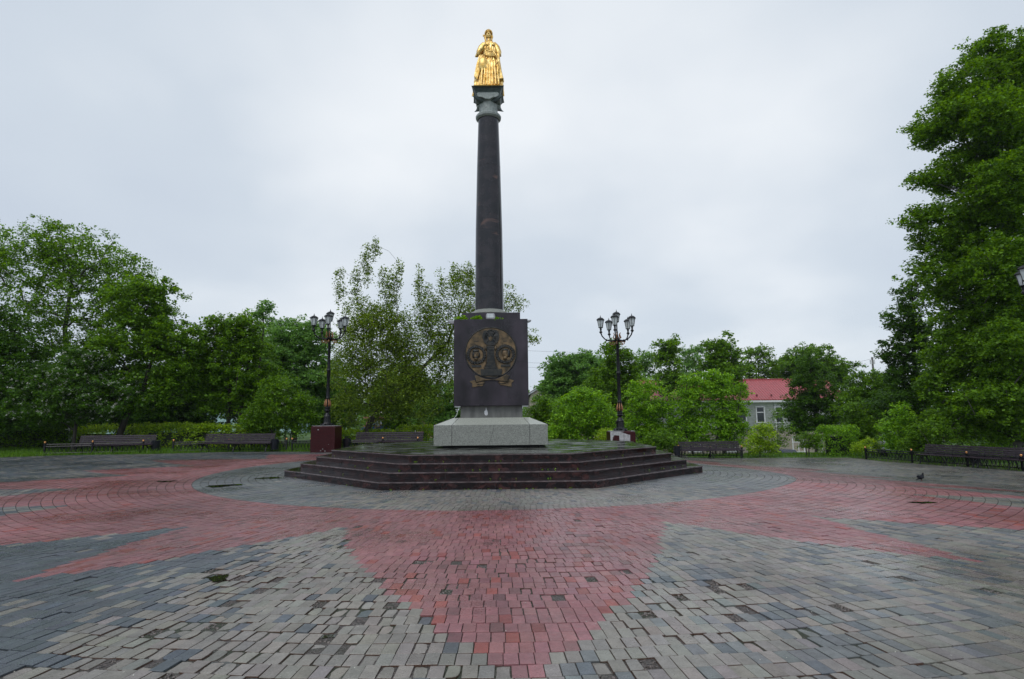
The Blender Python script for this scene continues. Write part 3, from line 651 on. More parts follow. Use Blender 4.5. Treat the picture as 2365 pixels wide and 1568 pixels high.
# wreaths and portraits
for s_, (mx_, my_) in ((-1, (375, 690)), (1, (1010, 680))):
    w_ = MB(); cx, cy = c7([(mx_, my_)])[0]
    for j in range(44):
        a = -math.pi/2 + (j//2+0.5)/22*2*math.pi; side = 1 if j % 2 else -1
        rr_ = 0.262+side*0.026; dirn = 1 if a < math.pi/2 and a > -math.pi/2 else -1
        px_, pz_ = cx+rr_*math.cos(a), cy+rr_*0.98*math.sin(a); tg = a+math.pi/2*dirn+side*0.35*-dirn
        Rm = Matrix.Rotation(-tg, 3, 'Y'); w_.ball(F3(px_, pz_, 0.04), (0.052, 0.018, 0.020), 7, 5, Rm)
    w_.tube([F3(cx+0.262*math.cos(i*math.pi/18), cy+0.257*math.sin(i*math.pi/18), 0.025) for i in range(37)], 0.03, 6, cap=False)
    w_.build('wreath', M['bronze_dark'], medo, smooth=True)
    MB().prism([(cx+0.205*math.cos(i*math.pi/18), cy+0.225*math.sin(i*math.pi/18)) for i in range(36)], 0.012, 0.02, F3).build('portrait_disc', M['bronze'], medo)
    b_ = MB()                                  # bust in relief
    b_.ball(F3(cx+0.0, cy+0.02, 0.03), (0.098, 0.05, 0.135), 14, 10)                     # head
    b_.ball(F3(cx+0.02*s_, cy-0.05, 0.06), (0.06, 0.03, 0.075), 10, 8)                   # lower face
    b_.ball(F3(cx+0.02, cy+0.01, 0.085), (0.013, 0.018, 0.032), 8, 6)                    # nose
    for q in (-1, 1): b_.ball(F3(cx+0.012+q*0.035, cy+0.042, 0.07), (0.024, 0.012, 0.008), 8, 5)
    b_.ball(F3(cx+0.015, cy-0.045, 0.08), (0.026, 0.012, 0.007), 8, 5)
    b_.tube([F3(cx, cy-0.06, 0.03), F3(cx-0.01, cy-0.17, 0.03)], [0.055, 0.075], 10)
    b_.build('portrait_face', M['bronze'], medo, smooth=True)
    hb = MB()
    if s_ < 0:
        hb.ball(F3(cx-0.015, cy+0.115, 0.035), (0.105, 0.055, 0.06), 12, 8); hb.ball(F3(cx-0.09, cy+0.0, 0.03), (0.04, 0.045, 0.11), 9, 7); hb.ball(F3(cx+0.0, cy-0.085, 0.055), (0.075, 0.04, 0.05), 10, 7); hb.ball(F3(cx+0.09, cy+0.0, 0.025), (0.025, 0.035, 0.09), 9, 7)
    else:
        hb.ball(F3(cx+0.0, cy+0.13, 0.035), (0.09, 0.045, 0.04), 12, 8); hb.ball(F3(cx+0.10, cy+0.02, 0.025), (0.05, 0.04, 0.13), 9, 7)
        for j in range(4): hb.tube([F3(cx+0.07, cy+0.09-j*0.05, 0.05), F3(cx+0.15, cy+0.085-j*0.05, 0.035)], 0.012, 5)
    hb.build('portrait_hair', M['bronze_dark'], medo, smooth=True)
    cl = MB()
    for q in (-1, 1): cl.prism([(cx+q*0.02, cy-0.215), (cx+q*0.045, cy-0.13), (cx+q*0.10, cy-0.10), (cx+q*0.16, cy-0.17), (cx+q*0.09, cy-0.21)], 0.02, 0.05+0.008*q, F3)
    cl.build('portrait_collar', M['bronze'], medo, bevel=0.006)
    y_ = 940 if s_ < 0 else 932; MB().prism(c7([(mx_-100, y_-25), (mx_+108, y_-25), (mx_+108, y_+25), (mx_-100, y_+25)]), 0.012, 0.035, F3).build('name_plate', M['bronze_dark'], medo, bevel=0.004)
    dx_ = 385 if s_ < 0 else 1010; dp = MB()
    for j in range(6): dp.prism(c7([(dx_-45+j*15, 380), (dx_-35+j*15, 380), (dx_-35+j*15, 404), (dx_-45+j*15, 404)]), 0.012, 0.02, F3)
    dp.build('date_plate', M['bronze_dark'], medo)
# ribbon
rbn = MB()
rbn.prism(c7([(340, 1150), (385, 1140), (480, 1190), (590, 1222), (700, 1232), (820, 1218), (930, 1175), (1020, 1125), (1100, 1160), (1060, 1195), (1060, 1290), (930, 1262), (700, 1240), (520, 1255), (375, 1290), (365, 1210)]), 0.0, 0.055, F3)
rbn.build('ribbon', M['bronze'], medo, bevel=0.008)
rbn = MB()
rbn.prism(c7([(222, 1268), (330, 1240), (352, 1262), (378, 1300), (555, 1262), (560, 1300), (520, 1345), (515, 1370), (410, 1378), (285, 1400), (290, 1320)]), 0.0, 0.03, F3)
rbn.build('ribbon_tail', M['bronze'], medo, bevel=0.008); rbn = MB()
rbn.prism(c7([(1195, 1258), (1075, 1225), (1062, 1262), (1040, 1298), (870, 1265), (850, 1300), (900, 1352), (1050, 1378), (1140, 1398), (1138, 1310)]), 0.0, 0.03, F3)
rbn.build('ribbon_tail', M['bronze'], medo, bevel=0.008)
rbn = MB()
for pts in ([(375, 1296), (520, 1262), (560, 1268), (522, 1330), (400, 1330)], [(1050, 1300), (930, 1270), (850, 1272), (890, 1325), (1010, 1322)]):
    MB().tube([F3(*q, 0.035) for q in c7(pts)], 0.012, 5).build('ribbon_fold', M['bronze_dark'], medo, smooth=True)
for pts in ([(340, 1150), (362, 1215), (372, 1292)], [(1100, 1160), (1060, 1200), (1060, 1292)]):
    MB().tube([F3(*q, 0.05) for q in c7(pts)], 0.010, 5).build('ribbon_fold', M['bronze_dark'], medo, smooth=True)

# ================================================================== GILDED STATUE
ZS = zab1
So = Vector((at_y(1125.5, 197, Y0-0.3).x, Y0-0.10, ZT+ZS))
HS = at_y(1128.5, 66, Y0-0.1).z-So.z
sc_ = HS/865*1.0
scx = (at_y(1163, 190, Y0-0.2)-at_y(1089, 190, Y0-0.2)).x/470
st = empty('statue', So, 'gilded statue of a crowned robed woman on top of the column', 'statue')
def sx(x): return (x-462)*scx
def sz(y): return (970-y)*sc_
body = MB(); NS = 56
def loft(mb, secs, folds=0, amp=0.0, seed=0):
    """secs: (y_px, xl, xr, depth, dy)"""
    rg = random.Random(seed); ph = rg.random()*6; vs = []; fs = []
    for j, (y, xl, xr, dep, dy) in enumerate(secs):
        cx, hw_ = (sx(xl)+sx(xr))/2, (sx(xr)-sx(xl))/2
        for i in range(NS):
            a = 2*math.pi*i/NS; u = abs(math.sin(folds*a/2+ph+0.25*math.sin(j*0.9)))
            q = 1+amp*(u-0.5)*(1 if j < len(secs)-2 else 0.4)
            vs.append(Vector((cx+hw_*q*math.cos(a), dy+dep*q*math.sin(a), sz(y))))
    for j in range(len(secs)-1):
        for i in range(NS): fs.append((j*NS+i, j*NS+(i+1) % NS, (j+1)*NS+(i+1) % NS, (j+1)*NS+i))
    fs.append(tuple(range(NS-1, -1, -1))); fs.append(tuple((len(secs)-1)*NS+i for i in range(NS))); mb.add(vs, fs)
# skirt and torso
loft(body, [(972, 295, 650, .33, 0), (930, 300, 640, .33, 0), (830, 325, 625, .31, 0), (720, 345, 612, .28, 0), (620, 358, 606, .25, 0), (560, 372, 600, .23, 0), (520, 385, 592, .20, 0), (470, 392, 585, .19, 0), (400, 385, 590, .19, 0), (340, 395, 580, .17, 0), (305, 415, 560, .14, 0), (285, 440, 530, .10, 0)], 20, 0.26, 3)
# cloak at the back, flaring
loft(body, [(975, 240, 690, .22, .16), (900, 258, 684, .22, .16), (800, 275, 678, .2, .16), (780, 272, 690, .2, .15), (650, 312, 660, .19, .13), (520, 335, 640, .18, .11), (400, 345, 632, .17, .09), (330, 372, 605, .15, .07), (295, 410, 570, .11, .05)], 15, 0.20, 5)
# cloak edges hanging forward, left flap and right flap
body.prism([(sx(268), sz(785)), (sx(300), sz(640)), (sx(345), sz(500)), (sx(372), sz(560)), (sx(360), sz(700)), (sx(318), sz(832))], -0.20, -0.02, lambda a, b_, d: Vector((a, d, b_)))
body.prism([(sx(580), sz(835)), (sx(600), sz(640)), (sx(640), sz(560)), (sx(662), sz(700)), (sx(700), sz(828)), (sx(640), sz(838))], -0.24, -0.04, lambda a, b_, d: Vector((a, d, b_)))
# knee pushed forward, foot
body.ball((sx(405), -0.22, sz(640)), (0.17, 0.13, 0.30), 14, 10); body.ball((sx(385), -0.30, sz(945)), (0.12, 0.13, 0.06), 12, 8); body.ball((sx(540), -0.20, sz(690)), (0.14, 0.11, 0.32), 14, 10)
for i in range(7):                              # long skirt pleats
    x_ = 400+i*34; body.tube([(sx(x_), -0.26+0.01*abs(i-3), sz(580)), (sx(x_+(i-3)*4), -0.31, sz(760)), (sx(x_+(i-3)*9), -0.335, sz(930))], [0.022, 0.034, 0.040], 8)
# sash across the waist
for k_, (ya, yb, yc) in enumerate(((400, 455, 470), (425, 478, 495), (452, 500, 512), (478, 520, 528))):
    body.tube([(sx(400+k_*4), -0.17, sz(ya)), (sx(450), -0.235, sz(yb)), (sx(510), -0.235, sz(yc)), (sx(565), -0.19, sz(yb)), (sx(600), -0.12, sz(ya+60))], 0.026, 8)
for q in ((370, 560, 345), (395, 545, 360)): body.tube([(sx(q[0]), -0.16, sz(500)), (sx(q[0]-8), -0.20, sz(540)), (sx(q[2]), -0.18, sz(600))], [0.03, 0.035, 0.015], 8)
body.tube([(sx(560), -0.20, sz(470)), (sx(590), -0.22, sz(520)), (sx(612), -0.20, sz(560))], [0.035, 0.03, 0.012], 8)
body.ball((sx(470), -0.14, sz(365)), (0.09, 0.075, 0.075), 12, 8); body.ball((sx(545), -0.13, sz(360)), (0.08, 0.075, 0.075), 12, 8)
# shoulders, arms, cape sleeves
body.tube([(sx(420), 0, sz(320)), (sx(375), -0.01, sz(370)), (sx(345), -0.05, sz(440)), (sx(345), -0.08, sz(470))], [0.10, 0.12, 0.115, 0.10], 12)
body.tube([(sx(338), -0.08, sz(480)), (sx(385), -0.22, sz(430)), (sx(425), -0.27, sz(385))], [0.075, 0.060, 0.040], 10)
body.tube([(sx(555), 0, sz(320)), (sx(600), -0.01, sz(370)), (sx(625), -0.03, sz(440)), (sx(628), -0.05, sz(480))], [0.10, 0.115, 0.115, 0.09], 12)
body.tube([(sx(626), -0.06, sz(470)), (sx(628), -0.13, sz(530)), (sx(618), -0.19, sz(585))], [0.07, 0.05, 0.036], 10)
body.tube([(sx(345), -0.0, sz(420)), (sx(300), -0.0, sz(478)), (sx(278), -0.0, sz(486))], [0.10, 0.055, 0.012], 8)
body.tube([(sx(625), -0.0, sz(420)), (sx(650), -0.0, sz(478)), (sx(668), -0.0, sz(484))], [0.10, 0.05, 0.012], 8)
# hands with fingers
for hx, hz, hy, dx_, dz_ in ((430, 385, -0.285, 1, 0.12), (616, 598, -0.20, -0.15, -1)):
    body.ball((sx(hx), hy, sz(hz)), (0.042, 0.026, 0.040), 10, 7)
    for f_ in range(4):
        o_ = (f_-1.5)*0.021; bx_, bz_ = sx(hx)+o_*abs(dz_)+dx_*0.03, sz(hz)+o_*abs(dx_)+dz_*0.03
        body.tube([(bx_, hy-0.01, bz_), (bx_+dx_*0.04, hy-0.03, bz_+dz_*0.04), (bx_+dx_*0.055, hy-0.02, bz_+dz_*0.07)], [0.0115, 0.0105, 0.008], 6)
    body.tube([(sx(hx), hy-0.01, sz(hz)+0.02), (sx(hx)+0.03*dx_, hy-0.035, sz(hz)+0.045)], [0.013, 0.010], 6)
# neck and head with face
body.tube([(sx(484), 0, sz(300)), (sx(484), -0.012, sz(235))], [0.075, 0.060], 12)
hx, hz = sx(482), sz(200)
body.ball((hx, -0.01, hz), (0.105, 0.125, 0.150), 20, 14); body.ball((hx, -0.045, hz-0.075), (0.075, 0.07, 0.075), 14, 10)
body.tube([(hx, -0.128, hz+0.035), (hx, -0.170, hz-0.03)], [0.014, 0.026], 8)
for q in (-1, 1):
    body.ball((hx+q*0.042, -0.122, hz+0.030), (0.034, 0.022, 0.012), 8, 6); body.ball((hx+q*0.040, -0.112, hz+0.004), (0.018, 0.014, 0.012), 8, 6); body.ball((hx+q*0.105, 0.0, hz-0.01), (0.016, 0.026, 0.038), 8, 6); body.ball((hx+q*0.045, -0.09, hz-0.035), (0.034, 0.03, 0.028), 8, 6)
body.ball((hx, -0.128, hz-0.067), (0.030, 0.014, 0.008), 8, 6); body.ball((hx, -0.126, hz-0.082), (0.024, 0.013, 0.008), 8, 6); body.ball((hx, -0.105, hz-0.112), (0.030, 0.025, 0.020), 8, 6)
bo = body.build('body', M['gold'], st)
md = bo.modifiers.new('remesh', 'REMESH'); md.mode = 'VOXEL'; md.voxel_size = 0.0105; md.use_smooth_shade = True
hr = MB()
for i in range(16):
    a = math.pi*(i/15); hr.ball((hx+0.115*math.cos(a), -0.02, hz+0.055+0.11*math.sin(a)), (0.032, 0.10, 0.030), 8, 6)
for q in (-1, 1): hr.tube([(hx+q*0.11, 0.0, hz+0.03), (hx+q*0.125, 0.0, hz-0.06), (hx+q*0.10, 0.01, hz-0.16), (hx+q*0.13, -0.02, hz-0.26)], [0.036, 0.038, 0.032, 0.016], 8)
hr.build('hair', M['gold'], st, smooth=True)
cw = MB()
cw.tube([(hx+0.118*math.cos(i*math.pi/12), 0.115*math.sin(i*math.pi/12), hz+0.105) for i in range(25)], 0.016, 6, cap=False)
for i in range(8):
    a = i*math.pi/4; cw.tube([(hx+0.115*math.cos(a), 0.112*math.sin(a), hz+0.10), (hx+0.10*math.cos(a), 0.10*math.sin(a), hz+0.15), (hx+0.03*math.cos(a), 0.03*math.sin(a), hz+0.185)], [0.012, 0.016, 0.010], 6); cw.ball((hx+0.122*math.cos(a), 0.12*math.sin(a), hz+0.125), 0.018, 8, 6)
cw.ball((hx, 0, hz+0.195), 0.022, 8, 6); cw.box((hx, 0, hz+0.235), (0.010, 0.010, 0.06)); cw.box((hx, 0, hz+0.238), (0.045, 0.010, 0.010)); cw.build('crown', M['gold'], st, smooth=True)
sp = MB(); sp.tube([(sx(455), -0.27, sz(420)), (sx(418), -0.25, sz(270))], 0.014, 7); sp.ball((sx(416), -0.25, sz(262)), 0.036, 10, 7)
for i in range(5): sp.ball((sx(416)+0.036*math.cos(i*1.256), -0.25, sz(262)+0.036*math.sin(i*1.256)), 0.015, 6, 5)
sp.build('sceptre', M['gold'], st, smooth=True)
wr = MB()
for i in range(22):
    a = i/22*2*math.pi; cx, cz = sx(605)+0.075*math.cos(a)+0.03*math.sin(a), sz(690)+0.19*math.sin(a)
    wr.ball((cx, -0.30, cz), (0.030, 0.018, 0.014), 6, 5, Matrix.Rotation(a*2, 3, 'Y'))
wr.tube([(sx(605)+0.075*math.cos(i*math.pi/10)+0.03*math.sin(i*math.pi/10), -0.30, sz(690)+0.19*math.sin(i*math.pi/10)) for i in range(21)], 0.016, 6, cap=False)
wr.tube([(sx(632), -0.29, sz(735)), (sx(638), -0.29, sz(775))], [0.02, 0.012], 6)
wr.build('wreath', M['gold'], st, smooth=True)
bs = MB(); bs.sqloft([(0.46, 0.0), (0.47, 0.015), (0.45, 0.03)]); bs.build('statue_base', M['gold'], st)

# ================================================================== FLOODLIGHTS ON THE BLOCK, WEEDS ON ITS LEDGE
def flood(p, rz, lab, s=1.0, flat=False):
    e_ = empty('floodlight', p, lab, 'floodlight', 'floodlights fixed to the monument', rz)
    mb = MB()
    if not flat:
        mb.prism([(-.13, 0), (-.15, .05), (-.14, .14), (-.11, .185), (.11, .185), (.14, .14), (.15, .05), (.13, 0)], -0.07, 0.09, lambda a, b_, d: Vector((a*s, d*s, b_*s)))
    else:
        mb.prism([(0, 0.02), (0.30, 0.05), (0.27, -0.03), (0.18, -0.10), (0.06, -0.14), (0, -0.13)], -0.16, 0.16, lambda a, b_, d: Vector((a*s, d*s, b_*s)))
    mb.build('housing', M['lampbox'], e_, bevel=0.015)
    g = MB()
    if not flat: g.box((0, -0.075*s, 0.10*s), (0.20*s, 0.012, 0.12*s))
    else: g.box((0.16*s, 0, 0.045*s), (0.24*s, 0.28*s, 0.010), Matrix.Rotation(-R(6), 3, 'Y'))
    g.build('lens', M['lglass'], e_, bevel=0.003)
    br_ = MB()
    if not flat:
        for q in (-1, 1): br_.tube([(q*0.16*s, 0, 0.10*s), (q*0.165*s, 0, -0.0)], 0.010, 6)
        br_.box((0, 0, -0.002), (0.34*s, 0.05, 0.012))
    else: br_.box((-0.004, 0, -0.06), (0.02, 0.10, 0.10))
    br_.build('bracket', M['iron'], e_)
    return e_
ztw = ZT+zc1
flood((X0-0.01, Y0-1.06, ztw+0.012), 0, 'small rounded grey floodlight standing on the front ledge below the column')
flood((X0-BW-0.002, Y0-0.9, ztw-0.02), math.pi, 'flat pale floodlight on the left upper edge of the dark block', 0.72, True)
flood((X0+BW+0.002, Y0-0.9, ztw-0.02), 0, 'flat pale floodlight on the right upper edge of the dark block', 0.42, True)
for s_ in (-1, 1):
    e_ = empty('floodlight', (X0+s_*1.05, Y0-1.02, ZT+zc0-0.002), 'thin pale fitting under the %s lower corner of the dark block' % ('left' if s_ < 0 else 'right'), 'floodlight', 'floodlights fixed to the monument')
    MB().box((0, 0, -0.02), (0.18, 0.2, 0.035)).build('housing', M['white'], e_, bevel=0.006)
wire = MB(); a_, b2 = Vector((X0-1.03, Y0-1.05, ZT+zc0-0.03)), Vector((X0-1.13, Y0-1.25, ZT+zn))
wire.tube([a_, a_.lerp(b2, .5)+Vector((0.02, 0, -0.06)), b2], 0.006, 5); tag(wire.build('cable', M['white']), 'thin pale cable hanging from the lower left corner of the dark block', 'cable')
# ================================================================== STREET LAMPS
def lantern(parent, p):
    """glass lantern with roof, p = foot of the lantern"""
    h = MB(); n = 6
    h.lathe([(0.10, 0.42), (0.215, 0.425), (0.222, 0.445), (0.15, 0.515), (0.085, 0.548), (0.05, 0.56), (0.022, 0.575), (0.03, 0.60), (0.012, 0.625), (0.008, 0.68)], n, p, ph=R(15))
    for i in range(n):
        a = 2*math.pi*i/n+R(15); q = Vector(p); h.tube([q+Vector((0.105*math.cos(a), 0.105*math.sin(a), 0.06)), q+Vector((0.175*math.cos(a), 0.175*math.sin(a), 0.425))], 0.011, 4)
    h.lathe([(0.03, 0.0), (0.055, 0.01), (0.05, 0.03), (0.112, 0.045), (0.116, 0.065), (0.09, 0.07)], 12, p)
    o = h.build('lantern', M['iron'], parent)
    MB().lathe([(0.098, 0.066), (0.165, 0.424)], n, p, ph=R(15)).build('lantern_glass', M['lglass'], o)
    return o
def pedestal(parent, hp, wp, peel):
    pd = MB().sqloft([(wp/2, 0.03-0.3), (wp/2, hp-0.06), (wp/2-0.0, hp-0.055), (wp/2-0.05, hp-0.0)]).build('pedestal', M['redgran'], parent)
    rg = random.Random(4); chips = MB()
    if not peel:
        chips.sqloft([(wp/2-0.02, hp-0.035), (wp/2-0.065, hp+0.008)]); 
        for (a, b_, s_) in ((-0.23, 0.86, 0.025), (0.02, 0.13, 0.016), (-0.08, 0.07, 0.018), (0.13, 0.05, 0.020), (0.3, 0.30, 0.010)):
            pts = [(a+s_*math.cos(i)*rg.uniform(.6, 1.4), b_*hp+s_*1.3*math.sin(i)*rg.uniform(.6, 1.4)) for i in range(6)]
            chips.prism(pts, -wp/2-0.004, -wp/2, lambda u, v, d: Vector((u, d, v)))
    else:
        top = [(-wp/2+0.002, hp-0.02), (-wp/2+0.002, 0.48*hp), (-wp/2+0.06, 0.52*hp), (-wp/2+0.12, 0.78*hp), (-wp/2+0.20, 0.86*hp), (-0.17, 0.84*hp), (-0.165, 0.48*hp), (-0.08, 0.56*hp), (0.10, 0.59*hp), (0.25, 0.52*hp), (0.33, 0.46*hp), (0.34, hp*0.86), (0.20, hp*0.885), (0.05, hp*0.93), (-0.1, hp-0.03)]
        chips.prism(top, -wp/2-0.004, -wp/2, lambda u, v, d: Vector((u, d, v)))
        for i in range(14):
            a, b_, s_ = rg.uniform(-0.15, 0.32), rg.uniform(0.22, 0.42)*hp, rg.uniform(.01, .025)
            chips.prism([(a+s_*1.5*math.cos(t_)*rg.uniform(.6, 1.4), b_+s_*math.sin(t_)*rg.uniform(.6, 1.4)) for t_ in range(6)], -wp/2-0.004, -wp/2, lambda u, v, d: Vector((u, d, v)))
        chips.prism([(-wp/2+0.01, -wp/2), (0.05, -wp/2), (0.2, -0.1), (-0.1, 0.25), (-wp/2+0.02, 0.3)], hp-0.012, hp+0.004, lambda u, v, d: Vector((u, v, d)))
        chips.prism([(0.38, -wp/2+0.02), (wp/2-0.02, -wp/2+0.02), (wp/2-0.03, 0.2)], hp-0.012, hp+0.004, lambda u, v, d: Vector((u, v, d)))
    inlay(pd, chips, M['plaster'])
def lamp(loc, th0, label, hp, wp, rz, peel, scale=1.0):
    L_ = empty('street_lamp', loc, label, 'street lamp', 'six-lantern street lamps around the plaza')
    pedestal(L_, hp, wp, peel); B = Vector((0, 0, hp))
    b_ = MB()
    b_.lathe([(0.34, 0.0), (0.34, 0.045), (0.31, 0.07), (0.22, 0.11), (0.20, 0.16)], 8, B, ph=R(22.5))
    b_.lathe([(0.185, 0.14), (0.165, 0.22), (0.155, 0.44), (0.185, 0.46), (0.175, 0.50), (0.155, 0.52), (0.12, 0.58), (0.085, 0.64), (0.09, 0.68), (0.15, 0.73), (0.16, 0.76), (0.12, 0.79), (0.11, 0.82), (0.15, 0.86), (0.15, 0.88), (0.12, 0.90), (0.12, 0.96)], 20, B)
    for i in range(8):
        a = i*math.pi/4; b_.tube([B+Vector((0.172*math.cos(a), 0.172*math.sin(a), 0.2)), B+Vector((0.160*math.cos(a), 0.160*math.sin(a), 0.43))], 0.016, 5); b_.ball(B+Vector((0.29*math.cos(a), 0.29*math.sin(a), 0.09)), (0.05, 0.05, 0.03), 7, 5)
    b_.build('base', M['iron'], L_, smooth=2)
    g = MB()
    for i in range(6):
        a = i*math.pi/3+0.3; c, s_ = math.cos(a), math.sin(a)
        g.tube([B+Vector((0.125*c, 0.125*s_, 0.97)), B+Vector((0.140*c, 0.140*s_, 1.05)), B+Vector((0.115*c, 0.115*s_, 1.20)), B+Vector((0.092*c, 0.092*s_, 1.34))], [0.03, 0.045, 0.034, 0.008], 6)
        g.ball(B+Vector((0.135*c, 0.135*s_, 0.985)), 0.03, 6, 5)
    g.build('gilded_leaf_band', M['copper'], L_, smooth=True)
    p = MB()
    p.lathe([(0.085, 0.95), (0.10, 1.36), (0.108, 1.40), (0.09, 1.44), (0.086, 1.5), (0.082, 2.72), (0.098, 2.75), (0.105, 2.79), (0.098, 2.83), (0.076, 2.86), (0.068, 4.28), (0.09, 4.32), (0.11, 4.40), (0.10, 4.50), (0.06, 4.60), (0.035, 4.75), (0.05, 4.80), (0.03, 4.9), (0.03, 5.30)], 20, B)
    p.build('pole', M['iron'], L_, smooth=2)
    Ra, zb_ = 0.80, 4.42
    for i in range(5):
        a = R(th0+72*i); d = Vector((math.cos(a), math.sin(a), 0)); am = MB()
        P = [B+d*r_+Vector((0, 0, z_)) for r_, z_ in ((0.05, zb_), (0.25, zb_-0.05), (0.45, zb_-0.03), (0.62, zb_+0.05), (0.74, zb_+0.19), (Ra, zb_+0.34), (Ra, zb_+0.50))]
        am.tube(P, [0.045, 0.036, 0.032, 0.030, 0.032, 0.034, 0.03], 8)
        for q in (0.14, 0.34, 0.54): am.ball(B+d*q+Vector((0, 0, zb_-0.04+0.1*max(0, q-.45))), 0.045, 7, 5)
        am.lathe([(0.03, -0.02), (0.075, 0.03), (0.085, 0.06), (0.05, 0.09), (0.04, 0.16), (0.06, 0.19), (0.03, 0.24)], 12, B+d*Ra+Vector((0, 0, zb_+0.34)))
        ao = am.build('arm', M['iron'], L_, smooth=True)
        sc = MB(); pts = [B+d*(0.33+0.10*(1-t_/14)*math.cos(2.4+t_*0.55))+Vector((0, 0, zb_-0.16+0.10*(1-t_/14)*math.sin(2.4+t_*0.55))) for t_ in range(12)]
        sc.tube([B+d*0.12+Vector((0, 0, zb_-0.10))]+pts, 0.020, 6)
        sc.tube([B+d*0.07+Vector((0, 0, zb_+0.02)), B+d*0.20+Vector((0, 0, zb_+0.10)), B+d*0.14+Vector((0, 0, zb_+0.26)), B+d*0.19+Vector((0, 0, zb_+0.36))], [0.026, 0.03, 0.022, 0.012], 6)
        sc.build('scroll', M['copper'], ao, smooth=True)
        lantern(L_, B+d*Ra+Vector((0, 0, zb_+0.56)))
    lantern(L_, B+Vector((0, 0, 5.26)))
    return L_
pL = at(744, 1045); pR0 = at_y(1433, 995, 28.3)
HP = at_y(744, 983, pL.y-0.6).z
S_ = 386/(66*5.94)
lampL = lamp(pL+Vector((0, 0.6, 0)), 209-90+90, 'black and old-gold six-lantern street lamp on a dark red pedestal left of the monument', 1.28, 1.18, 0, False)
gR = float(gz(pR0.x, pR0.y))
lampR = lamp(Vector((pR0.x, pR0.y, pR0.z-1.28)), 181, 'six-lantern street lamp right of the monument, its red pedestal peeled to grey mortar', 1.28, 1.18, 0, True)
pF = at_y(2357, 640, 19.6)
lampF = copy_tree(lampL); kF = (pF.z-float(gz(pF.x+1, pF.y)))/6.43; lampF.scale = (kF, kF, kF); lampF.location = (pF.x+0.8*kF+0.2, pF.y, float(gz(pF.x+1, pF.y))); lampF.rotation_euler = (0, 0, R(180-209)); lampF['label'] = 'street lamp at the right edge, only a lantern showing before the tall tree'

# ================================================================== BENCHES
def bench_proto(Lh):
    e_ = empty('park_bench', (0, 0, 0), 'bench', 'bench', 'long slatted benches around the plaza')
    def slat(c, d, rx): 
        return MB().box(c, d, Matrix.Rotation(rx, 3, 'X'))
    bk = empty_mesh = MB()
    for i in range(5):
        z = 0.50+i*0.092; y = 0.20+0.045*i*0.55+(0.01 if i == 4 else 0)
        bk.box((0, y, z), (Lh, 0.028, 0.074), Matrix.Rotation(-R(14), 3, 'X'))
    bk.build('backrest', M['wood'], e_, bevel=0.006)
    s_ = MB()
    for i in range(6):
        y = -0.30+i*0.088; z = 0.455-0.03*math.sin(i/5*math.pi)-(0.02 if i == 0 else 0)
        s_.box((0.0, y, z), (Lh+0.16, 0.070, 0.032), Matrix.Rotation(R(18) if i == 0 else R(-2*(i-2)), 3, 'X'))
    s_.build('seat', M['wood'], e_, bevel=0.006)
    for x in (-Lh/2+0.16, 0, Lh/2-0.16):
        f = MB()
        f.tube([(x, -0.30, 0.0), (x, -0.27, 0.12), (x, -0.21, 0.25), (x, -0.27, 0.38), (x, -0.29, 0.43)], [0.034, 0.026, 0.026, 0.028, 0.02], 7)
        f.tube([(x, 0.34, 0.0), (x, 0.28, 0.14), (x, 0.19, 0.28), (x, 0.17, 0.42), (x, 0.23, 0.62), (x, 0.335, 0.90)], [0.034, 0.026, 0.026, 0.028, 0.022, 0.016], 7)
        f.tube([(x, -0.29, 0.43), (x, -0.05, 0.405), (x, 0.17, 0.42)], 0.022, 6); f.tube([(x, -0.22, 0.24), (x, -0.05, 0.33), (x, 0.08, 0.34), (x, 0.19, 0.27)], 0.016, 6)
        f.box((x, -0.31, 0.012), (0.07, 0.10, 0.024)); f.box((x, 0.35, 0.012), (0.07, 0.10, 0.024))
        f.build('leg_frame', M['iron'], e_, smooth=2)
    return e_
benches = [((173, 1049.5), (338, 1047), 'long dark slatted bench at the far left beside the grass'), ((462, 1044.3), (614, 1044), 'long dark slatted bench before the hedge, just left of the left street lamp'),
           ((812, 1041), (962, 1043), 'dark slatted bench between the left street lamp and the monument, half hidden by the platform'), ((1583, 1057), (1712, 1058.5), 'dark slatted bench in front of the big bright bush, right of the platform'),
           ((2131, 1071), (2241, 1079), 'dark slatted bench under the tall tree beyond the pigeon'), ((2267, 1081.5), (2400, 1091), 'dark slatted bench cut off by the right edge of the photo')]
proto = None; binpts = []
for i, (a_, b_, lab) in enumerate(benches):
    pa, pb = at(*a_), at(*b_)
    if i == 2: pa, pb = at_y(815, 1044, 30.5), at_y(960, 1047, 29.6)
    d = pb-pa; m = (pa+pb)/2; Ln = d.length+0.32; Ln = min(max(Ln, 2.6), 3.9)
    if proto is None: proto = bench_proto(3.7); o = proto; 
    else: o = copy_tree(proto)
    rz = math.atan2(d.y, d.x); nrm = Vector((-math.sin(rz), math.cos(rz), 0))
    o.location = m+nrm*0.30; o.location.z = float(gz(m.x, m.y)); o.rotation_euler = (0, -math.asin(max(-.2, min(.2, d.z/d.length))) if i > 3 else 0, rz); o.scale = (Ln/3.7, 1, 1); o['label'] = lab
    print('BENCH', i, [round(v, 2) for v in m], round(Ln, 2))

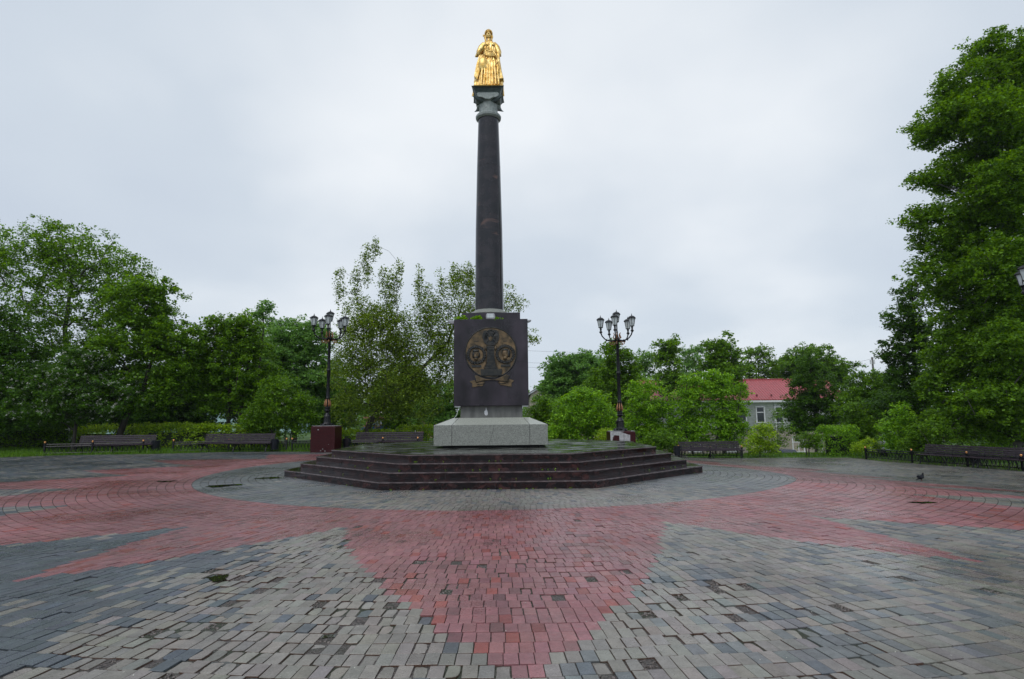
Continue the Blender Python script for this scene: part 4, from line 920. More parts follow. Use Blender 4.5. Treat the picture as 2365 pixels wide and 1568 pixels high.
# ================================================================== LITTER BINS
def bin_proto():
    e_ = empty('litter_bin', (0, 0, 0), 'bin', 'litter bin', 'small metal litter bins beside the benches')
    b_ = MB(); b_.lathe([(0.15, 0.10), (0.17, 0.14), (0.19, 0.60), (0.20, 0.62), (0.185, 0.625), (0.165, 0.16), (0.02, 0.14)], 20, cap=False); b_.build('bucket', M['bin'], e_, smooth=2)
    for s_ in (-1, 1):
        f = MB(); f.tube([(s_*0.20, -0.12, 0.0), (s_*0.235, 0, 0.10), (s_*0.20, 0, 0.24), (s_*0.235, 0, 0.42), (s_*0.215, 0, 0.55), (s_*0.185, 0, 0.58)], 0.013, 6); f.tube([(s_*0.20, 0.12, 0.0), (s_*0.235, 0, 0.10)], 0.013, 6); f.build('bracket', M['iron'], e_, smooth=True)
    MB().tube([(-0.20, 0, 0.04), (0.20, 0, 0.04)], 0.012, 6).build('foot_bar', M['iron'], e_)
    return e_
bp_ = None
for (px, py, Yf, lab) in ((359, 1046, None, 'small dark bin at the right end of the far left bench'), (634, 1043, None, 'small dark bin between the second bench from the left and the lamp pedestal'), (800, 1041, None, 'small dark bin just left of the bench beside the lamp pedestal, under the leaning trunk'), (1565, 1056, None, 'small grey bin at the left end of the bench right of the platform'), (2252, 1076, None, 'small black bin between the two benches under the tall tree')):
    p = at(px, py)
    if bp_ is None: bp_ = bin_proto(); o = bp_
    else: o = copy_tree(bp_)
    o.location = p; o['label'] = lab; o.rotation_euler = (0, 0, RNG.uniform(-.3, .3))

# ================================================================== LOW IRON FENCES
def fence(pts, lab, gap=2.2):
    pts = [Vector(p) for p in pts]
    for p in pts: p.z = float(gz(p.x, p.y))
    O0 = pts[0].copy(); e_ = empty('iron_fence', O0, lab, 'fence', 'low cast-iron fences with gold balls round the lawns'); O = O0
    P = [pts[0].copy()]
    for a, b_ in zip(pts[:-1], pts[1:]):
        n = max(1, round((b_-a).length/gap)); P += [a.lerp(b_, (i+1)/n) for i in range(n)]
    for p in P: p.z = float(gz(p.x, p.y))+0.02
    for p in P:
        q = MB(O); q.box(p+Vector((0, 0, 0.26)), (0.075, 0.075, 0.56)); q.box(p+Vector((0, 0, 0.545)), (0.10, 0.10, 0.03)); po = q.build('post', M['iron'], e_, bevel=0.006)
        g = MB(O); g.ball(p+Vector((0, 0, 0.61)), 0.048, 10, 7); g.lathe([(0.03, 0.555), (0.02, 0.575)], 8, p); g.build('gold_ball', M['ball'], po, smooth=True)
    for a, b_ in zip(P[:-1], P[1:]):
        d = b_-a; Ld = d.length; u = d/Ld; m = MB(O); up = Vector((0, 0, 1))
        for z in (0.50, 0.40): m.tube([a+up*z, b_+up*z], 0.021, 5)
        m.tube([a+up*0.08, b_+up*0.08], 0.020, 5)
        n = int(Ld/0.17)
        for i in range(n):
            c = a+u*((i+0.5)*Ld/n); r_ = 0.070
            m.tube([c+u*(r_*math.cos(t_*math.pi/6))+up*(0.24+0.15*math.sin(t_*math.pi/6)) for t_ in range(13)], 0.0145, 4, cap=False)
            if i % 2 == 0: m.box(c+up*0.45, (0.03, 0.02, 0.09))
        m.build('ring_panel', M['iron'], e_)
    return e_
def off(px, py, d=0.35):
    p = at(px, py); return Vector((p.x, p.y+d, 0))
fence([off(88, 1052.6), off(200, 1050), off(319, 1047.5)], 'low black iron fence behind the far left bench')
fence([off(390, 1046.5), off(520, 1043.5), off(655, 1043)], 'low black iron fence in front of the long hedge, behind the second bench')
fence([off(668, 1042.8), off(712, 1042.8)], 'short piece of low iron fence beside the left lamp pedestal', 1.2)
fence([off(776, 1042), off(880, 1041), off(962, 1041)], 'low iron fence behind the bench between lamp and monument', 1.8)
fence([off(1572, 1056), off(1720, 1057.5)], 'low iron fence behind the bench right of the platform', 1.7)
fence([off(2010, 1061.5), off(2119, 1070), off(2250, 1079), off(2380, 1089), off(2520, 1099)], 'low black iron fence with gold balls under the tall tree at the right', 1.9)

# ================================================================== PIGEON
pg = at(2128, 1110.5); e_ = empty('pigeon', pg+Vector((0, 0, 0.0)), 'dark grey pigeon walking on the red paving at the right', 'pigeon', None, R(18))
M['pig'] = mat('slate_feathers', (0.003, 0.003, 0.005), 0.6, scale=20, col2=(0.010, 0.012, 0.018), spec=0.15); M['pigw'] = mat('grey_wing_feathers', (0.006, 0.006, 0.009), 0.6, scale=30, col2=(0.03, 0.03, 0.038), spec=0.15); M['pigf'] = mat('pink_leg_skin', (0.30, 0.10, 0.08), 0.5)
me = bpy.data.meshes.new('body'); vs = [(0.0, 0, 0.125), (0.06, 0, 0.150), (0.085, 0, 0.195), (0.098, 0, 0.228), (0.108, 0, 0.245), (0.128, 0, 0.240), (-0.06, 0, 0.110), (-0.11, 0, 0.085), (-0.16, 0, 0.065)]
ed = [(0, 1), (1, 2), (2, 3), (3, 4), (4, 5), (0, 6), (6, 7), (7, 8)]; rad = [0.062, 0.055, 0.034, 0.024, 0.026, 0.010, 0.052, 0.030, 0.016]
me.from_pydata(vs, ed, []); bo = bpy.data.objects.new('body', me); COL.objects.link(bo); bo.parent = e_; me.materials.append(M['pig'])
m_ = bo.modifiers.new('skin', 'SKIN'); m2 = bo.modifiers.new('sub', 'SUBSURF'); m2.levels = m2.render_levels = 2
for i, r_ in enumerate(rad): me.skin_vertices[0].data[i].radius = (r_, r_); 
me.skin_vertices[0].data[0].use_root = True
for s_ in (-1, 1):
    MB().ball((-0.035, s_*0.052, 0.128), (0.105, 0.022, 0.048), 12, 8, Matrix.Rotation(R(14), 3, 'Y')).build('wing', M['pigw'], e_, smooth=True)
    lg = MB(); x_ = 0.012+s_*0.02; lg.tube([(x_, s_*0.022, 0.08), (x_-0.006, s_*0.022, 0.035), (x_, s_*0.022, 0.004)], [0.009, 0.005, 0.005], 6)
    for q in (-0.6, 0, 0.6): lg.tube([(x_, s_*0.022, 0.004), (x_+0.032*math.cos(q), s_*0.022+0.032*math.sin(q), 0.003)], 0.003, 5)
    lg.tube([(x_, s_*0.022, 0.004), (x_-0.018, s_*0.022, 0.003)], 0.003, 5); lg.build('leg', M['pigf'], e_, smooth=True)
MB().tube([(0.128, 0, 0.240), (0.148, 0, 0.234)], [0.006, 0.001], 6).build('beak', M['pig'], e_)
tl = MB(); tl.prism([(-0.12, -0.03), (-0.21, -0.035), (-0.215, 0.035), (-0.12, 0.03)], -0.006, 0.006, lambda a, b_, d: Vector((a, b_, 0.082+(a+0.12)*0.35+d))); tl.build('tail', M['pig'], e_)
e_.rotation_euler = (0, 0, R(20))

# ================================================================== BUILDINGS
M['roofred'] = None
def rooftile(name, base, k=6.0):
    m = mat(name, base, 0.35, var=0.12, scale=3); t = m.node_tree; L = t.links.new; c = t.nodes.new('ShaderNodeTexCoord')
    w1 = t.nodes.new('ShaderNodeTexWave'); w1.wave_type = 'BANDS'; w1.bands_direction = 'X'; w1.inputs['Scale'].default_value = 0.314*k/2; L(c.outputs['Object'], w1.inputs['Vector'])
    w2 = t.nodes.new('ShaderNodeTexWave'); w2.wave_type = 'BANDS'; w2.bands_direction = 'Z'; w2.wave_profile = 'SAW'; w2.inputs['Scale'].default_value = 0.314*k/3; L(c.outputs['Object'], w2.inputs['Vector'])
    a = t.nodes.new('ShaderNodeMath'); a.operation = 'ADD'; L(w1.outputs['Fac'], a.inputs[0]); L(w2.outputs['Fac'], a.inputs[1])
    b_ = t.nodes.new('ShaderNodeBump'); b_.inputs['Strength'].default_value = 1; b_.inputs['Distance'].default_value = 0.08; L(a.outputs[0], b_.inputs['Height']); L(b_.outputs[0], t.nodes['Principled BSDF'].inputs['Normal']); return m
M['roofred'] = rooftile('red_metal_tile', (0.36, 0.07, 0.075))
def siding(name, base):
    m = mat(name, base, 0.5, var=0.1, scale=3); t = m.node_tree; L = t.links.new; c = t.nodes.new('ShaderNodeTexCoord')
    w2 = t.nodes.new('ShaderNodeTexWave'); w2.wave_type = 'BANDS'; w2.bands_direction = 'Z'; w2.wave_profile = 'SAW'; w2.inputs['Scale'].default_value = 1.5; L(c.outputs['Object'], w2.inputs['Vector'])
    b_ = t.nodes.new('ShaderNodeBump'); b_.inputs['Strength'].default_value = 1; b_.inputs['Distance'].default_value = 0.12; L(w2.outputs['Fac'], b_.inputs['Height']); L(b_.outputs[0], t.nodes['Principled BSDF'].inputs['Normal']); return m
M['siding'] = siding('grey_siding', (0.60, 0.59, 0.61)); M['beige'] = mat('beige_render', (0.30, 0.26, 0.21), 0.8, scale=4, var=0.15); M['pinkwall'] = mat('pink_render', (0.48, 0.28, 0.24), 0.8, scale=3, var=0.1); M['pinkdark'] = mat('brown_cornice', (0.35, 0.15, 0.11), 0.7)
M['paneglass'] = mat('dark_window_glass', (0.02, 0.025, 0.03), 0.08, var=0.1); M['teal'] = mat('pale_teal_wall', (0.30, 0.44, 0.44), 0.7, scale=3, var=0.1)
M['zinc'] = mat('weathered_zinc_roof', (0.18, 0.20, 0.22), 0.4, scale=3, col2=(0.50, 0.52, 0.56), stretch=(0.25, 4, 1), detail=5)
def window(parent, O, x, z, wd, hg, yf, trans=0.35):
    f = MB(O)
    for c, d in (((x, yf-0.03, z+hg/2), (wd+0.2, 0.10, 0.12)), ((x, yf-0.03, z-hg/2), (wd+0.3, 0.16, 0.10)), ((x-wd/2, yf-0.03, z), (0.12, 0.10, hg-0.08)), ((x+wd/2, yf-0.03, z), (0.12, 0.10, hg-0.08)), ((x, yf-0.02, z+hg/2-hg*trans), (wd-0.1, 0.08, 0.09))): f.box(c, d)
    if wd > 1.05: f.box((x, yf-0.022, z), (0.09, 0.07, hg-0.1))
    fo = f.build('window', M['white'], parent)
    MB(O).box((x, yf-0.005, z), (wd-0.04, 0.03, hg-0.04)).build('pane', M['paneglass'], fo)
# grey house with red metal roof
YB = 70.0
def bx_(px, Y=YB): return at_y(px, 950, Y).x
def bz_(px, py, Y=YB): return at_y(px, py, Y).z
xl, xr = bx_(1488), bx_(1958); zr_, ze = bz_(1770, 877, YB+4.5), bz_(1770, 922, YB-0.5); zg = float(gz(20, 66))-0.1; zm_ = bz_(1770, 994)
O = Vector(((xl+xr)/2, YB, zg)); house = empty('house', O, 'two-storey grey-sided house with a red metal tile roof behind the trees', 'house')
MB(O).box(((xl+xr)/2, YB+4.5, (zm_+ze)/2), (xr-xl-0.8, 9, ze-zm_)).build('upper_wall', M['siding'], house)
MB(O).box(((xl+xr)/2, YB+4.5, (zm_+zg)/2-0.2), (xr-xl-0.7, 9.1, zm_-zg+0.4-0.01)).build('ground_floor_wall', M['beige'], house)
rf = MB(O); 
rf.prism([(YB-0.6, ze-0.02), (YB+4.5, zr_), (YB+9.6, ze-0.02), (YB+9.6, ze-0.12), (YB+4.5, zr_-0.12), (YB-0.6, ze-0.12)], xl, xr, lambda a, b_, d: Vector((d, a, b_))); ro = rf.build('roof', M['roofred'], house)
sg = MB(O)
for i in range(14): sg.box((xl+1.4+i*1.75, YB+0.15, ze+0.48), (0.18, 0.12, 0.25))
inlay(ro, sg, mat('dark_snow_stop', (0.12, 0.02, 0.025), 0.4))
rs_ = MB(O).tube([(xl, YB+4.5, zr_+0.03), (xr, YB+4.5, zr_+0.03)], 0.10, 6).build('ridge_cap', M['roofred'], ro)
MB(O).box(((xl+xr)/2, YB-0.45, ze-0.24), (xr-xl, 0.3, 0.22)).build('eaves_board', M['white'], house)
for px in (1585, 1628, 1670, 1713, 1755.5, 1798, 1841, 1884, 1927): window(house, O, bx_(px), bz_(px, 957.5), 0.95, 1.85, YB)
for px in (1600, 1680, 1760, 1838, 1905): window(house, O, bx_(px), bz_(px, 1026), 1.35, 1.75, YB)
for px in (1560, 1790): MB(O).box((bx_(px), YB-0.06, (zm_+ze)/2), (0.14, 0.12, ze-zm_)).build('corner_board', M['white'], house)
# far curved zinc roof
YC = 88.0; xa, xb = at_y(1222, 900, YC).x, at_y(1420, 900, YC).x; prof = [(1216, 912), (1228, 904), (1245, 893), (1262, 885), (1282, 876), (1305, 868), (1335, 862), (1372, 859)]
O = Vector((xa, YC, -3)); hall = empty('hall', O, 'long low hall with a curved weathered metal roof far behind the willow', 'building')
pp = [(at_y(x, y, YC).x, at_y(x, y, YC).z) for x, y in prof]; rm = MB(O); xm_ = pp[-1][0]; full = pp+[(2*xm_-a, b_) for a, b_ in reversed(pp[:-1])]
rm.prism([(a, b_) for a, b_ in full]+[(a, b_-0.25) for a, b_ in reversed(full)], YC, YC+26, lambda a, b_, d: Vector((a, d, b_))); rfo = rm.build('roof', M['zinc'], hall)
rbm = MB(O)
for i in range(0, 26, 2): rbm.tube([Vector((a, YC+i+0.5, b_+0.06)) for a, b_ in full], 0.07, 4)
inlay(rfo, rbm, mat('rusty_roof_seam', (0.07, 0.06, 0.05), 0.7))
wl = MB(O); wl.prism([(full[0][0]+0.5, -3.4)]+[(a+(0.5 if i == 0 else (-0.5 if i == len(full)-1 else 0)), b_-0.26) for i, (a, b_) in enumerate(full)]+[(full[-1][0]-0.5, -3.4)], YC+0.3, YC+25.7, lambda a, b_, d: Vector((a, d, b_))); wl.build('wall', M['beige'], hall)
# pink building glimpse
YP = 58.0; xa, xb = at_y(845, 990, YP).x, at_y(1010, 990, YP).x; zt_ = at_y(880, 966, YP).z; O = Vector((xa, YP, 0)); ph = empty('pink_house', O, 'pink rendered building with a brown cornice glimpsed under the leaning tree', 'house')
MB(O).box(((xa+xb)/2, YP+3, zt_/2-0.3), (xb-xa, 6, zt_+0.6)).build('wall', M['pinkwall'], ph)
MB(O).box(((xa+xb)/2, YP+2.9, zt_-0.75), (xb-xa+0.3, 6.3, 0.16)).build('cornice', M['pinkdark'], ph); MB(O).box(((xa+xb)/2, YP+2.9, zt_+0.08), (xb-xa+0.4, 6.5, 0.16)).build('roof_slab', M['pinkdark'], ph)
for px in (868, 912, 950): window(ph, O, at_y(px, 990, YP).x, zt_-1.7, 0.8, 1.1, YP)
# pale teal building far left
YT = 72.0; xa, xb = at_y(250, 950, YT).x, at_y(700, 950, YT).x; zt_ = at_y(500, 905, YT).z; O = Vector((xa, YT, 0)); th_ = empty('teal_house', O, 'pale teal building showing in gaps between the trees at the left', 'house')
MB(O).box(((xa+xb)/2, YT+5, zt_/2-0.3), (xb-xa, 10, zt_+0.6)).build('wall', M['teal'], th_)
MB(O).prism([(YT-0.5, zt_), (YT+5, zt_+2.2), (YT+10.5, zt_)], xa-0.4, xb+0.4, lambda a, b_, d: Vector((d, a, b_))).build('roof', M['zinc'], th_)
for px in range(280, 700, 45): window(th_, O, at_y(px, 950, YT).x, zt_-1.9, 1.2, 1.5, YT)

# ================================================================== A PERSON UNDER AN UMBRELLA, PARKED CARS, A POLE
skin = mat('skin', (0.35, 0.18, 0.12), 0.6); cloth = mat('white_shirt_cloth', (0.55, 0.55, 0.60), 0.8); darkc = mat('dark_trousers_cloth', (0.03, 0.03, 0.05), 0.8); hairm = mat('dark_hair', (0.03, 0.015, 0.01), 0.5)
pp_ = at_y(873, 1003, 46.0); gp = float(gz(pp_.x, 46)); Pb = Vector((pp_.x, 46.0, gp)); per = empty('person', Pb, 'person in a white shirt holding up a pale umbrella beyond the hedge', 'person')
def skinmesh(name, vs, ed, rad, m, parent, root=0):
    me = bpy.data.meshes.new(name); me.from_pydata(vs, ed, []); o = bpy.data.objects.new(name, me); COL.objects.link(o); o.parent = parent; me.materials.append(m)
    o.modifiers.new('skin', 'SKIN'); s_ = o.modifiers.new('sub', 'SUBSURF'); s_.levels = s_.render_levels = 2
    for i, r_ in enumerate(rad): me.skin_vertices[0].data[i].radius = r_ if hasattr(r_, '__len__') else (r_, r_)
    me.skin_vertices[0].data[root].use_root = True; return o
vs = [(0, 0, .95), (0, 0, 1.15), (0, 0, 1.38), (0, 0, 1.50), (0, -.01, 1.58), (0, -.01, 1.68), (.09, 0, .90), (.10, -.02, .50), (.10, .02, .08), (.10, -.10, .03), (-.09, 0, .90), (-.10, .02, .50), (-.10, .04, .08), (-.10, -.08, .03), (.17, 0, 1.40), (.24, -.02, 1.15), (.14, -.22, 1.22), (.10, -.27, 1.28), (-.17, 0, 1.40), (-.22, 0, 1.14), (-.22, -.08, .90), (-.22, -.1, .82)]
ed = [(0, 1), (1, 2), (2, 3), (3, 4), (4, 5), (0, 6), (6, 7), (7, 8), (8, 9), (0, 10), (10, 11), (11, 12), (12, 13), (2, 14), (14, 15), (15, 16), (16, 17), (2, 18), (18, 19), (19, 20), (20, 21)]
rad = [(.15, .10), (.13, .09), (.15, .10), .055, .075, .085, .085, .06, .042, .035, .085, .06, .042, .035, .055, .042, .034, .035, .055, .042, .034, .035]
skinmesh('body', vs, ed, rad, skin, per)
skinmesh('shirt', [vs[i] for i in (0, 1, 2, 14, 15, 18, 19)], [(0, 1), (1, 2), (2, 3), (3, 4), (2, 5), (5, 6)], [(.17, .12), (.15, .11), (.165, .115), .075, .062, .075, .062], cloth, per)
skinmesh('trousers', [vs[i] for i in (0, 6, 7, 8, 10, 11, 12)], [(0, 1), (1, 2), (2, 3), (0, 4), (4, 5), (5, 6)], [(.165, .12), .10, .075, .06, .10, .075, .06], darkc, per)
MB().ball((0, .015, 1.69), (.10, .11, .11), 14, 10).build('hair', hairm, per, smooth=True)
fc = MB(); fc.tube([(0, -.09, 1.68), (0, -.115, 1.655)], [.008, .014], 6)
for q in (-1, 1): fc.ball((q*.032, -.088, 1.685), (.012, .008, .006), 6, 5); fc.ball((q*.088, -.01, 1.66), (.012, .02, .03), 6, 5)
fc.ball((0, -.088, 1.615), (.024, .008, .007), 6, 5); fc.build('face', skin, per, smooth=True)
for s_, hx_, hy_, hz_ in ((1, .10, -.28, 1.30), (-1, -.22, -.10, .78)):
    h_ = MB(); h_.ball((hx_, hy_, hz_), (.038, .02, .045), 8, 6)
    for f_ in range(4): h_.tube([(hx_-.024+f_*.016, hy_, hz_-.03), (hx_-.024+f_*.016, hy_-.015, hz_-.065-.006*(f_ in (1, 2)))], [.009, .007], 5)
    h_.tube([(hx_+.03, hy_, hz_), (hx_+.045, hy_-.02, hz_-.03)], [.010, .008], 5); h_.build('hand', skin, per, smooth=True)
um = empty('umbrella', Pb+Vector((.10, -.28, 1.22)), 'pale pink and white umbrella held over a person beyond the hedge', 'umbrella')
um.rotation_euler = (0, R(-14), 0)
vsu, fsu = [(0, 0, .98)], []; nb = 8
for j in range(1, 5):
    for i in range(nb*2):
        a = i*math.pi/nb; r_ = .62*j/4*(1.0 if i % 2 == 0 else 0.955); vsu.append((r_*math.cos(a), r_*math.sin(a), .98-.30*(j/4)**2+(0 if i % 2 == 0 else 0.02*j/4)))
for i in range(nb*2): fsu.append((0, 1+i, 1+(i+1) % (nb*2)))
for j in range(3):
    for i in range(nb*2): fsu.append((1+j*nb*2+i, 1+(j+1)*nb*2+i, 1+(j+1)*nb*2+(i+1) % (nb*2), 1+j*nb*2+(i+1) % (nb*2)))
cn = MB().add(vsu, fsu).build('canopy', mat('pale_umbrella_cloth', (0.45, 0.34, 0.38), 0.6, scale=14, col2=(0.66, 0.62, 0.62)), um); sol = cn.modifiers.new('thick', 'SOLIDIFY'); sol.thickness = 0.006
MB().tube([(0, 0, -.02), (0, 0, 1.06)], .010, 6).build('shaft', M['iron'], um)
MB().tube([(0, 0, -.10), (0, 0, .04)], .018, 8).build('handle', M['iron'], um)
def car_proto(nm):
    e_ = empty('parked_car', (0, 0, 0), 'car', 'car', 'cars parked beyond the trees'); paint = mat('car_paint_'+nm, {'dark': (0.02, 0.03, 0.06), 'white': (0.6, 0.62, 0.65), 'blue': (0.10, 0.20, 0.45)}[nm], 0.2, var=0.05)
    side = [(-2.1, .35), (-2.15, .65), (-2.0, .88), (-1.35, .95), (-.75, 1.38), (.75, 1.42), (1.5, .98), (2.05, .90), (2.15, .6), (2.1, .35), (1.75, .30), (1.68, .55), (1.4, .68), (1.12, .55), (1.05, .30), (-1.05, .30), (-1.12, .55), (-1.4, .68), (-1.68, .55), (-1.75, .30)]
    b_ = MB(); b_.prism(side, -.85, .85, lambda a, c, d: Vector((a, d*(1-.13*max(0, c-.9)/.5), c))); b_.build('body', paint, e_, bevel=0.03)
    for s_ in (-1, 1):
        g = MB(); g.prism([(-1.2, .97), (-.72, 1.32), (.70, 1.35), (1.3, .99)], .80*s_, .853*s_, lambda a, c, d: Vector((a, d*(1-.16*max(0, c-.9)/.5)+0.012*s_, c))); g.build('window', M['paneglass'], e_)
        for x in (-1.4, 1.4):
            t_ = MB(); t_.lathe([(.31, -.1), (.32, -.06), (.32, .06), (.31, .1)], 20); t_.v = [Vector((v.x+x, v.z+s_*.76, v.y+.32)) for v in t_.v]; wo = t_.build('wheel', M['bin'], e_)
            r_ = MB(); r_.lathe([(.19, -.012), (.17, .012)], 14); r_.v = [Vector((v.x+x, v.z+s_*.868, v.y+.32)) for v in r_.v]; r_.build('rim', M['lampbox'], wo)
        MB().box((-2.10, s_*.6, .70), (.08, .34, .14)).build('headlight', M['lglass'], e_, bevel=.02); MB().box((2.12, s_*.62, .74), (.06, .3, .12)).build('tail_light', M['pinkdark'], e_, bevel=.02)
    ws = MB(); ws.add([(-1.40, -.70, .965), (-1.40, .70, .965), (-.80, .64, 1.345), (-.80, -.64, 1.345), (-1.37, -.70, .95), (-1.37, .70, .95), (-.77, .64, 1.33), (-.77, -.64, 1.33)], [(0, 1, 2, 3), (7, 6, 5, 4), (0, 3, 7, 4), (1, 5, 6, 2), (0, 4, 5, 1), (3, 2, 6, 7)]); ws.build('windscreen', M['paneglass'], e_)
    return e_
for nm, px, Y, rz, lab in (('dark', 1808, 60, 95, 'dark parked car with bright lamps beyond the lawn, below the grey house'), ('white', 2062, 47, 10, 'white parked car just beyond the low fence near the tall tree'), ('blue', 893, 52, 5, 'pale blue car beyond the hedge beside the pink building')):
    c_ = car_proto(nm); p = at_y(px, 1000, Y); c_.location = (p.x, Y, float(gz(p.x, Y))); c_.rotation_euler = (0, 0, R(rz)); c_['label'] = lab
pt = at_y(2014, 825, 62); gb = float(gz(pt.x, 62)); up_ = empty('utility_pole', (pt.x, 62, gb), 'thin utility pole with wires rising above the trees at the right', 'pole')
MB().tube([(0, 0, 0), (0, 0, pt.z-gb)], [0.12, 0.09], 8).build('pole', M['bark_grey'], up_); MB().box((0, 0, pt.z-gb-0.5), (0.5, 0.12, 0.45)).build('insulator_box', M['white'], up_)
for (a_, b_, lab) in ((((2014, 828), 62), ((1900, 832), 62), 'thin wire from the utility pole running left'), (((2014, 828), 62), ((2440, 800), 50), 'thin wire from the utility pole running right'), (((1150, 806), 120), ((1500, 812), 120), 'topmost faint power line right of the dark block'), (((1150, 834), 120), ((1500, 838), 120), 'middle faint power line right of the dark block'), (((1150, 845), 120), ((1500, 848), 120), 'lowest faint power line right of the dark block')):
    A_, B_ = at_y(*a_[0], a_[1]), at_y(*b_[0], b_[1]); wv = MB(); wv.tube([A_.lerp(B_, i/8)-Vector((0, 0, 0.4*math.sin(i/8*math.pi))) for i in range(9)], 0.012 if a_[1] < 100 else 0.022, 4)
    tag(wv.build('overhead_wire', M['iron']), lab, 'wire')
# ================================================================== FOLIAGE
def leaves(cent, crad, nper, size, flat=0.7, droop=0.25, seed=0, shade=None):
    """leaf cards (bent quads) around cluster centres; returns verts, faces, tint"""
    g = np.random.default_rng(seed); cent = np.asarray(cent, float); K = len(cent)
    idx = np.repeat(np.arange(K), nper); n = len(idx)
    d = g.normal(size=(n, 3)); d /= np.linalg.norm(d, axis=1)[:, None]; rr_ = g.random(n)**0.5
    off = d*rr_[:, None]*np.asarray(crad)[idx][:, None]; off[:, 2] *= flat
    p = cent[idx]+off
    az = g.uniform(0, 2*math.pi, n); tilt = g.normal(droop, 0.45, n)
    ax = np.stack([np.cos(az)*np.cos(tilt), np.sin(az)*np.cos(tilt), -np.sin(tilt)], 1)
    rl = g.normal(0, 0.55, n); side0 = np.stack([-np.sin(az), np.cos(az), np.zeros(n)], 1); up = np.cross(ax, side0)*-1
    side = side0*np.cos(rl)[:, None]+up*np.sin(rl)[:, None]; nrm = np.cross(ax, side)
    L = size*g.uniform(0.6, 1.35, n); W = L*g.uniform(0.30, 0.42, n)
    v = np.empty((n, 4, 3)); v[:, 0] = p; v[:, 1] = p+ax*(L*0.5)[:, None]+side*W[:, None]-nrm*(W*0.3)[:, None]; v[:, 2] = p+ax*L[:, None]; v[:, 3] = p+ax*(L*0.5)[:, None]-side*W[:, None]-nrm*(W*0.3)[:, None]
    ct = g.random(K)
    tint = np.clip(0.40+0.36*(ct[idx]-0.5)+g.normal(0, 0.22, n), 0, 1)
    return v.reshape(-1, 3), np.arange(n*4).reshape(n, 4), tint
def limbs(name, trunk, tr, targets, material, parent, origin, seed=0, sag=0.0, tip=0.008):
    """tapered trunk and limbs reaching the targets, as one mesh"""
    g = np.random.default_rng(seed); nodes = []; par = []; trunk = [Vector(p) for p in trunk]
    T = []
    for a, b_ in zip(trunk[:-1], trunk[1:]):
        m = max(1, int((b_-a).length/0.5))
        for i in range(m): T.append(a.lerp(b_, i/m))
    T.append(trunk[-1]); tot = len(T)
    for i, p in enumerate(T):
        jit = 0.05*tr*8*(i > 0); nodes.append(np.array(p)+g.normal(0, 1, 3)*jit*0.3*np.array([1, 1, 0])); par.append(i-1)
    N0 = np.array(nodes); tg = np.array(targets)
    order = np.argsort([np.min(np.linalg.norm(N0-t, axis=1)) for t in tg]); arr = list(nodes); A = np.array(arr)
    for j in order:
        t = tg[j]; dv = t-A; dist_ = np.linalg.norm(dv, axis=1); up = A[:, 2]-t[2]
        cost = dist_+np.maximum(0, up+0.25*dist_)*1.6
        low = np.arange(len(A)) < max(1, int(tot*0.18)); cost = cost+low*3
        k = int(np.argmin(cost)); m = max(1, int(dist_[k]/0.55)); prev = k; a = A[k]; newn = []
        for i in range(1, m+1):
            u = i/m; q = a*(1-u)+t*u; q = q+g.normal(0, 0.06, 3)*dist_[k]*0.5*math.sin(math.pi*u)+np.array([0, 0, (0.12*dist_[k]*math.sin(math.pi*u))])
            newn.append(q); par.append(prev); prev = len(par)-1
        A = np.vstack([A, np.array(newn)])
    n = len(A); wt = np.zeros(n); kids = [0]*n
    for i in range(n-1, 0, -1):
        if kids[i] == 0: wt[i] += 1
        if par[i] >= 0: wt[par[i]] += wt[i]; kids[par[i]] += 1
    r_ = np.maximum(tip, tr*0.62*np.sqrt(wt/max(1, wt[0])))
    for i in range(tot): r_[i] = max(r_[i], tr*(1-0.75*i/max(1, tot-1)))
    vs = []; fs = []
    for i in range(1, n):
        p = par[i]; a, b_ = Vector(A[p]), Vector(A[i]); d = b_-a
        if d.length < 1e-4: continue
        d.normalize(); u = d.orthogonal().normalized(); w_ = d.cross(u); s = 8 if r_[i] > 0.06 else 4; k = len(vs)
        ra_ = min(r_[p], r_[i]*1.25) if p >= tot or i >= tot else r_[p]
        for rad, c in ((ra_, a), (r_[i], b_)):
            for q in range(s): t = 2*math.pi*q/s; vs.append(tuple(c+(u*math.cos(t)+w_*math.sin(t))*rad-Vector(origin)))
        for q in range(s): fs.append((k+q, k+(q+1) % s, k+s+(q+1) % s, k+s+q))
    return raw(name, vs, fs, material, parent, smooth=True)
TREEN = [0]; NLEAF = [0]
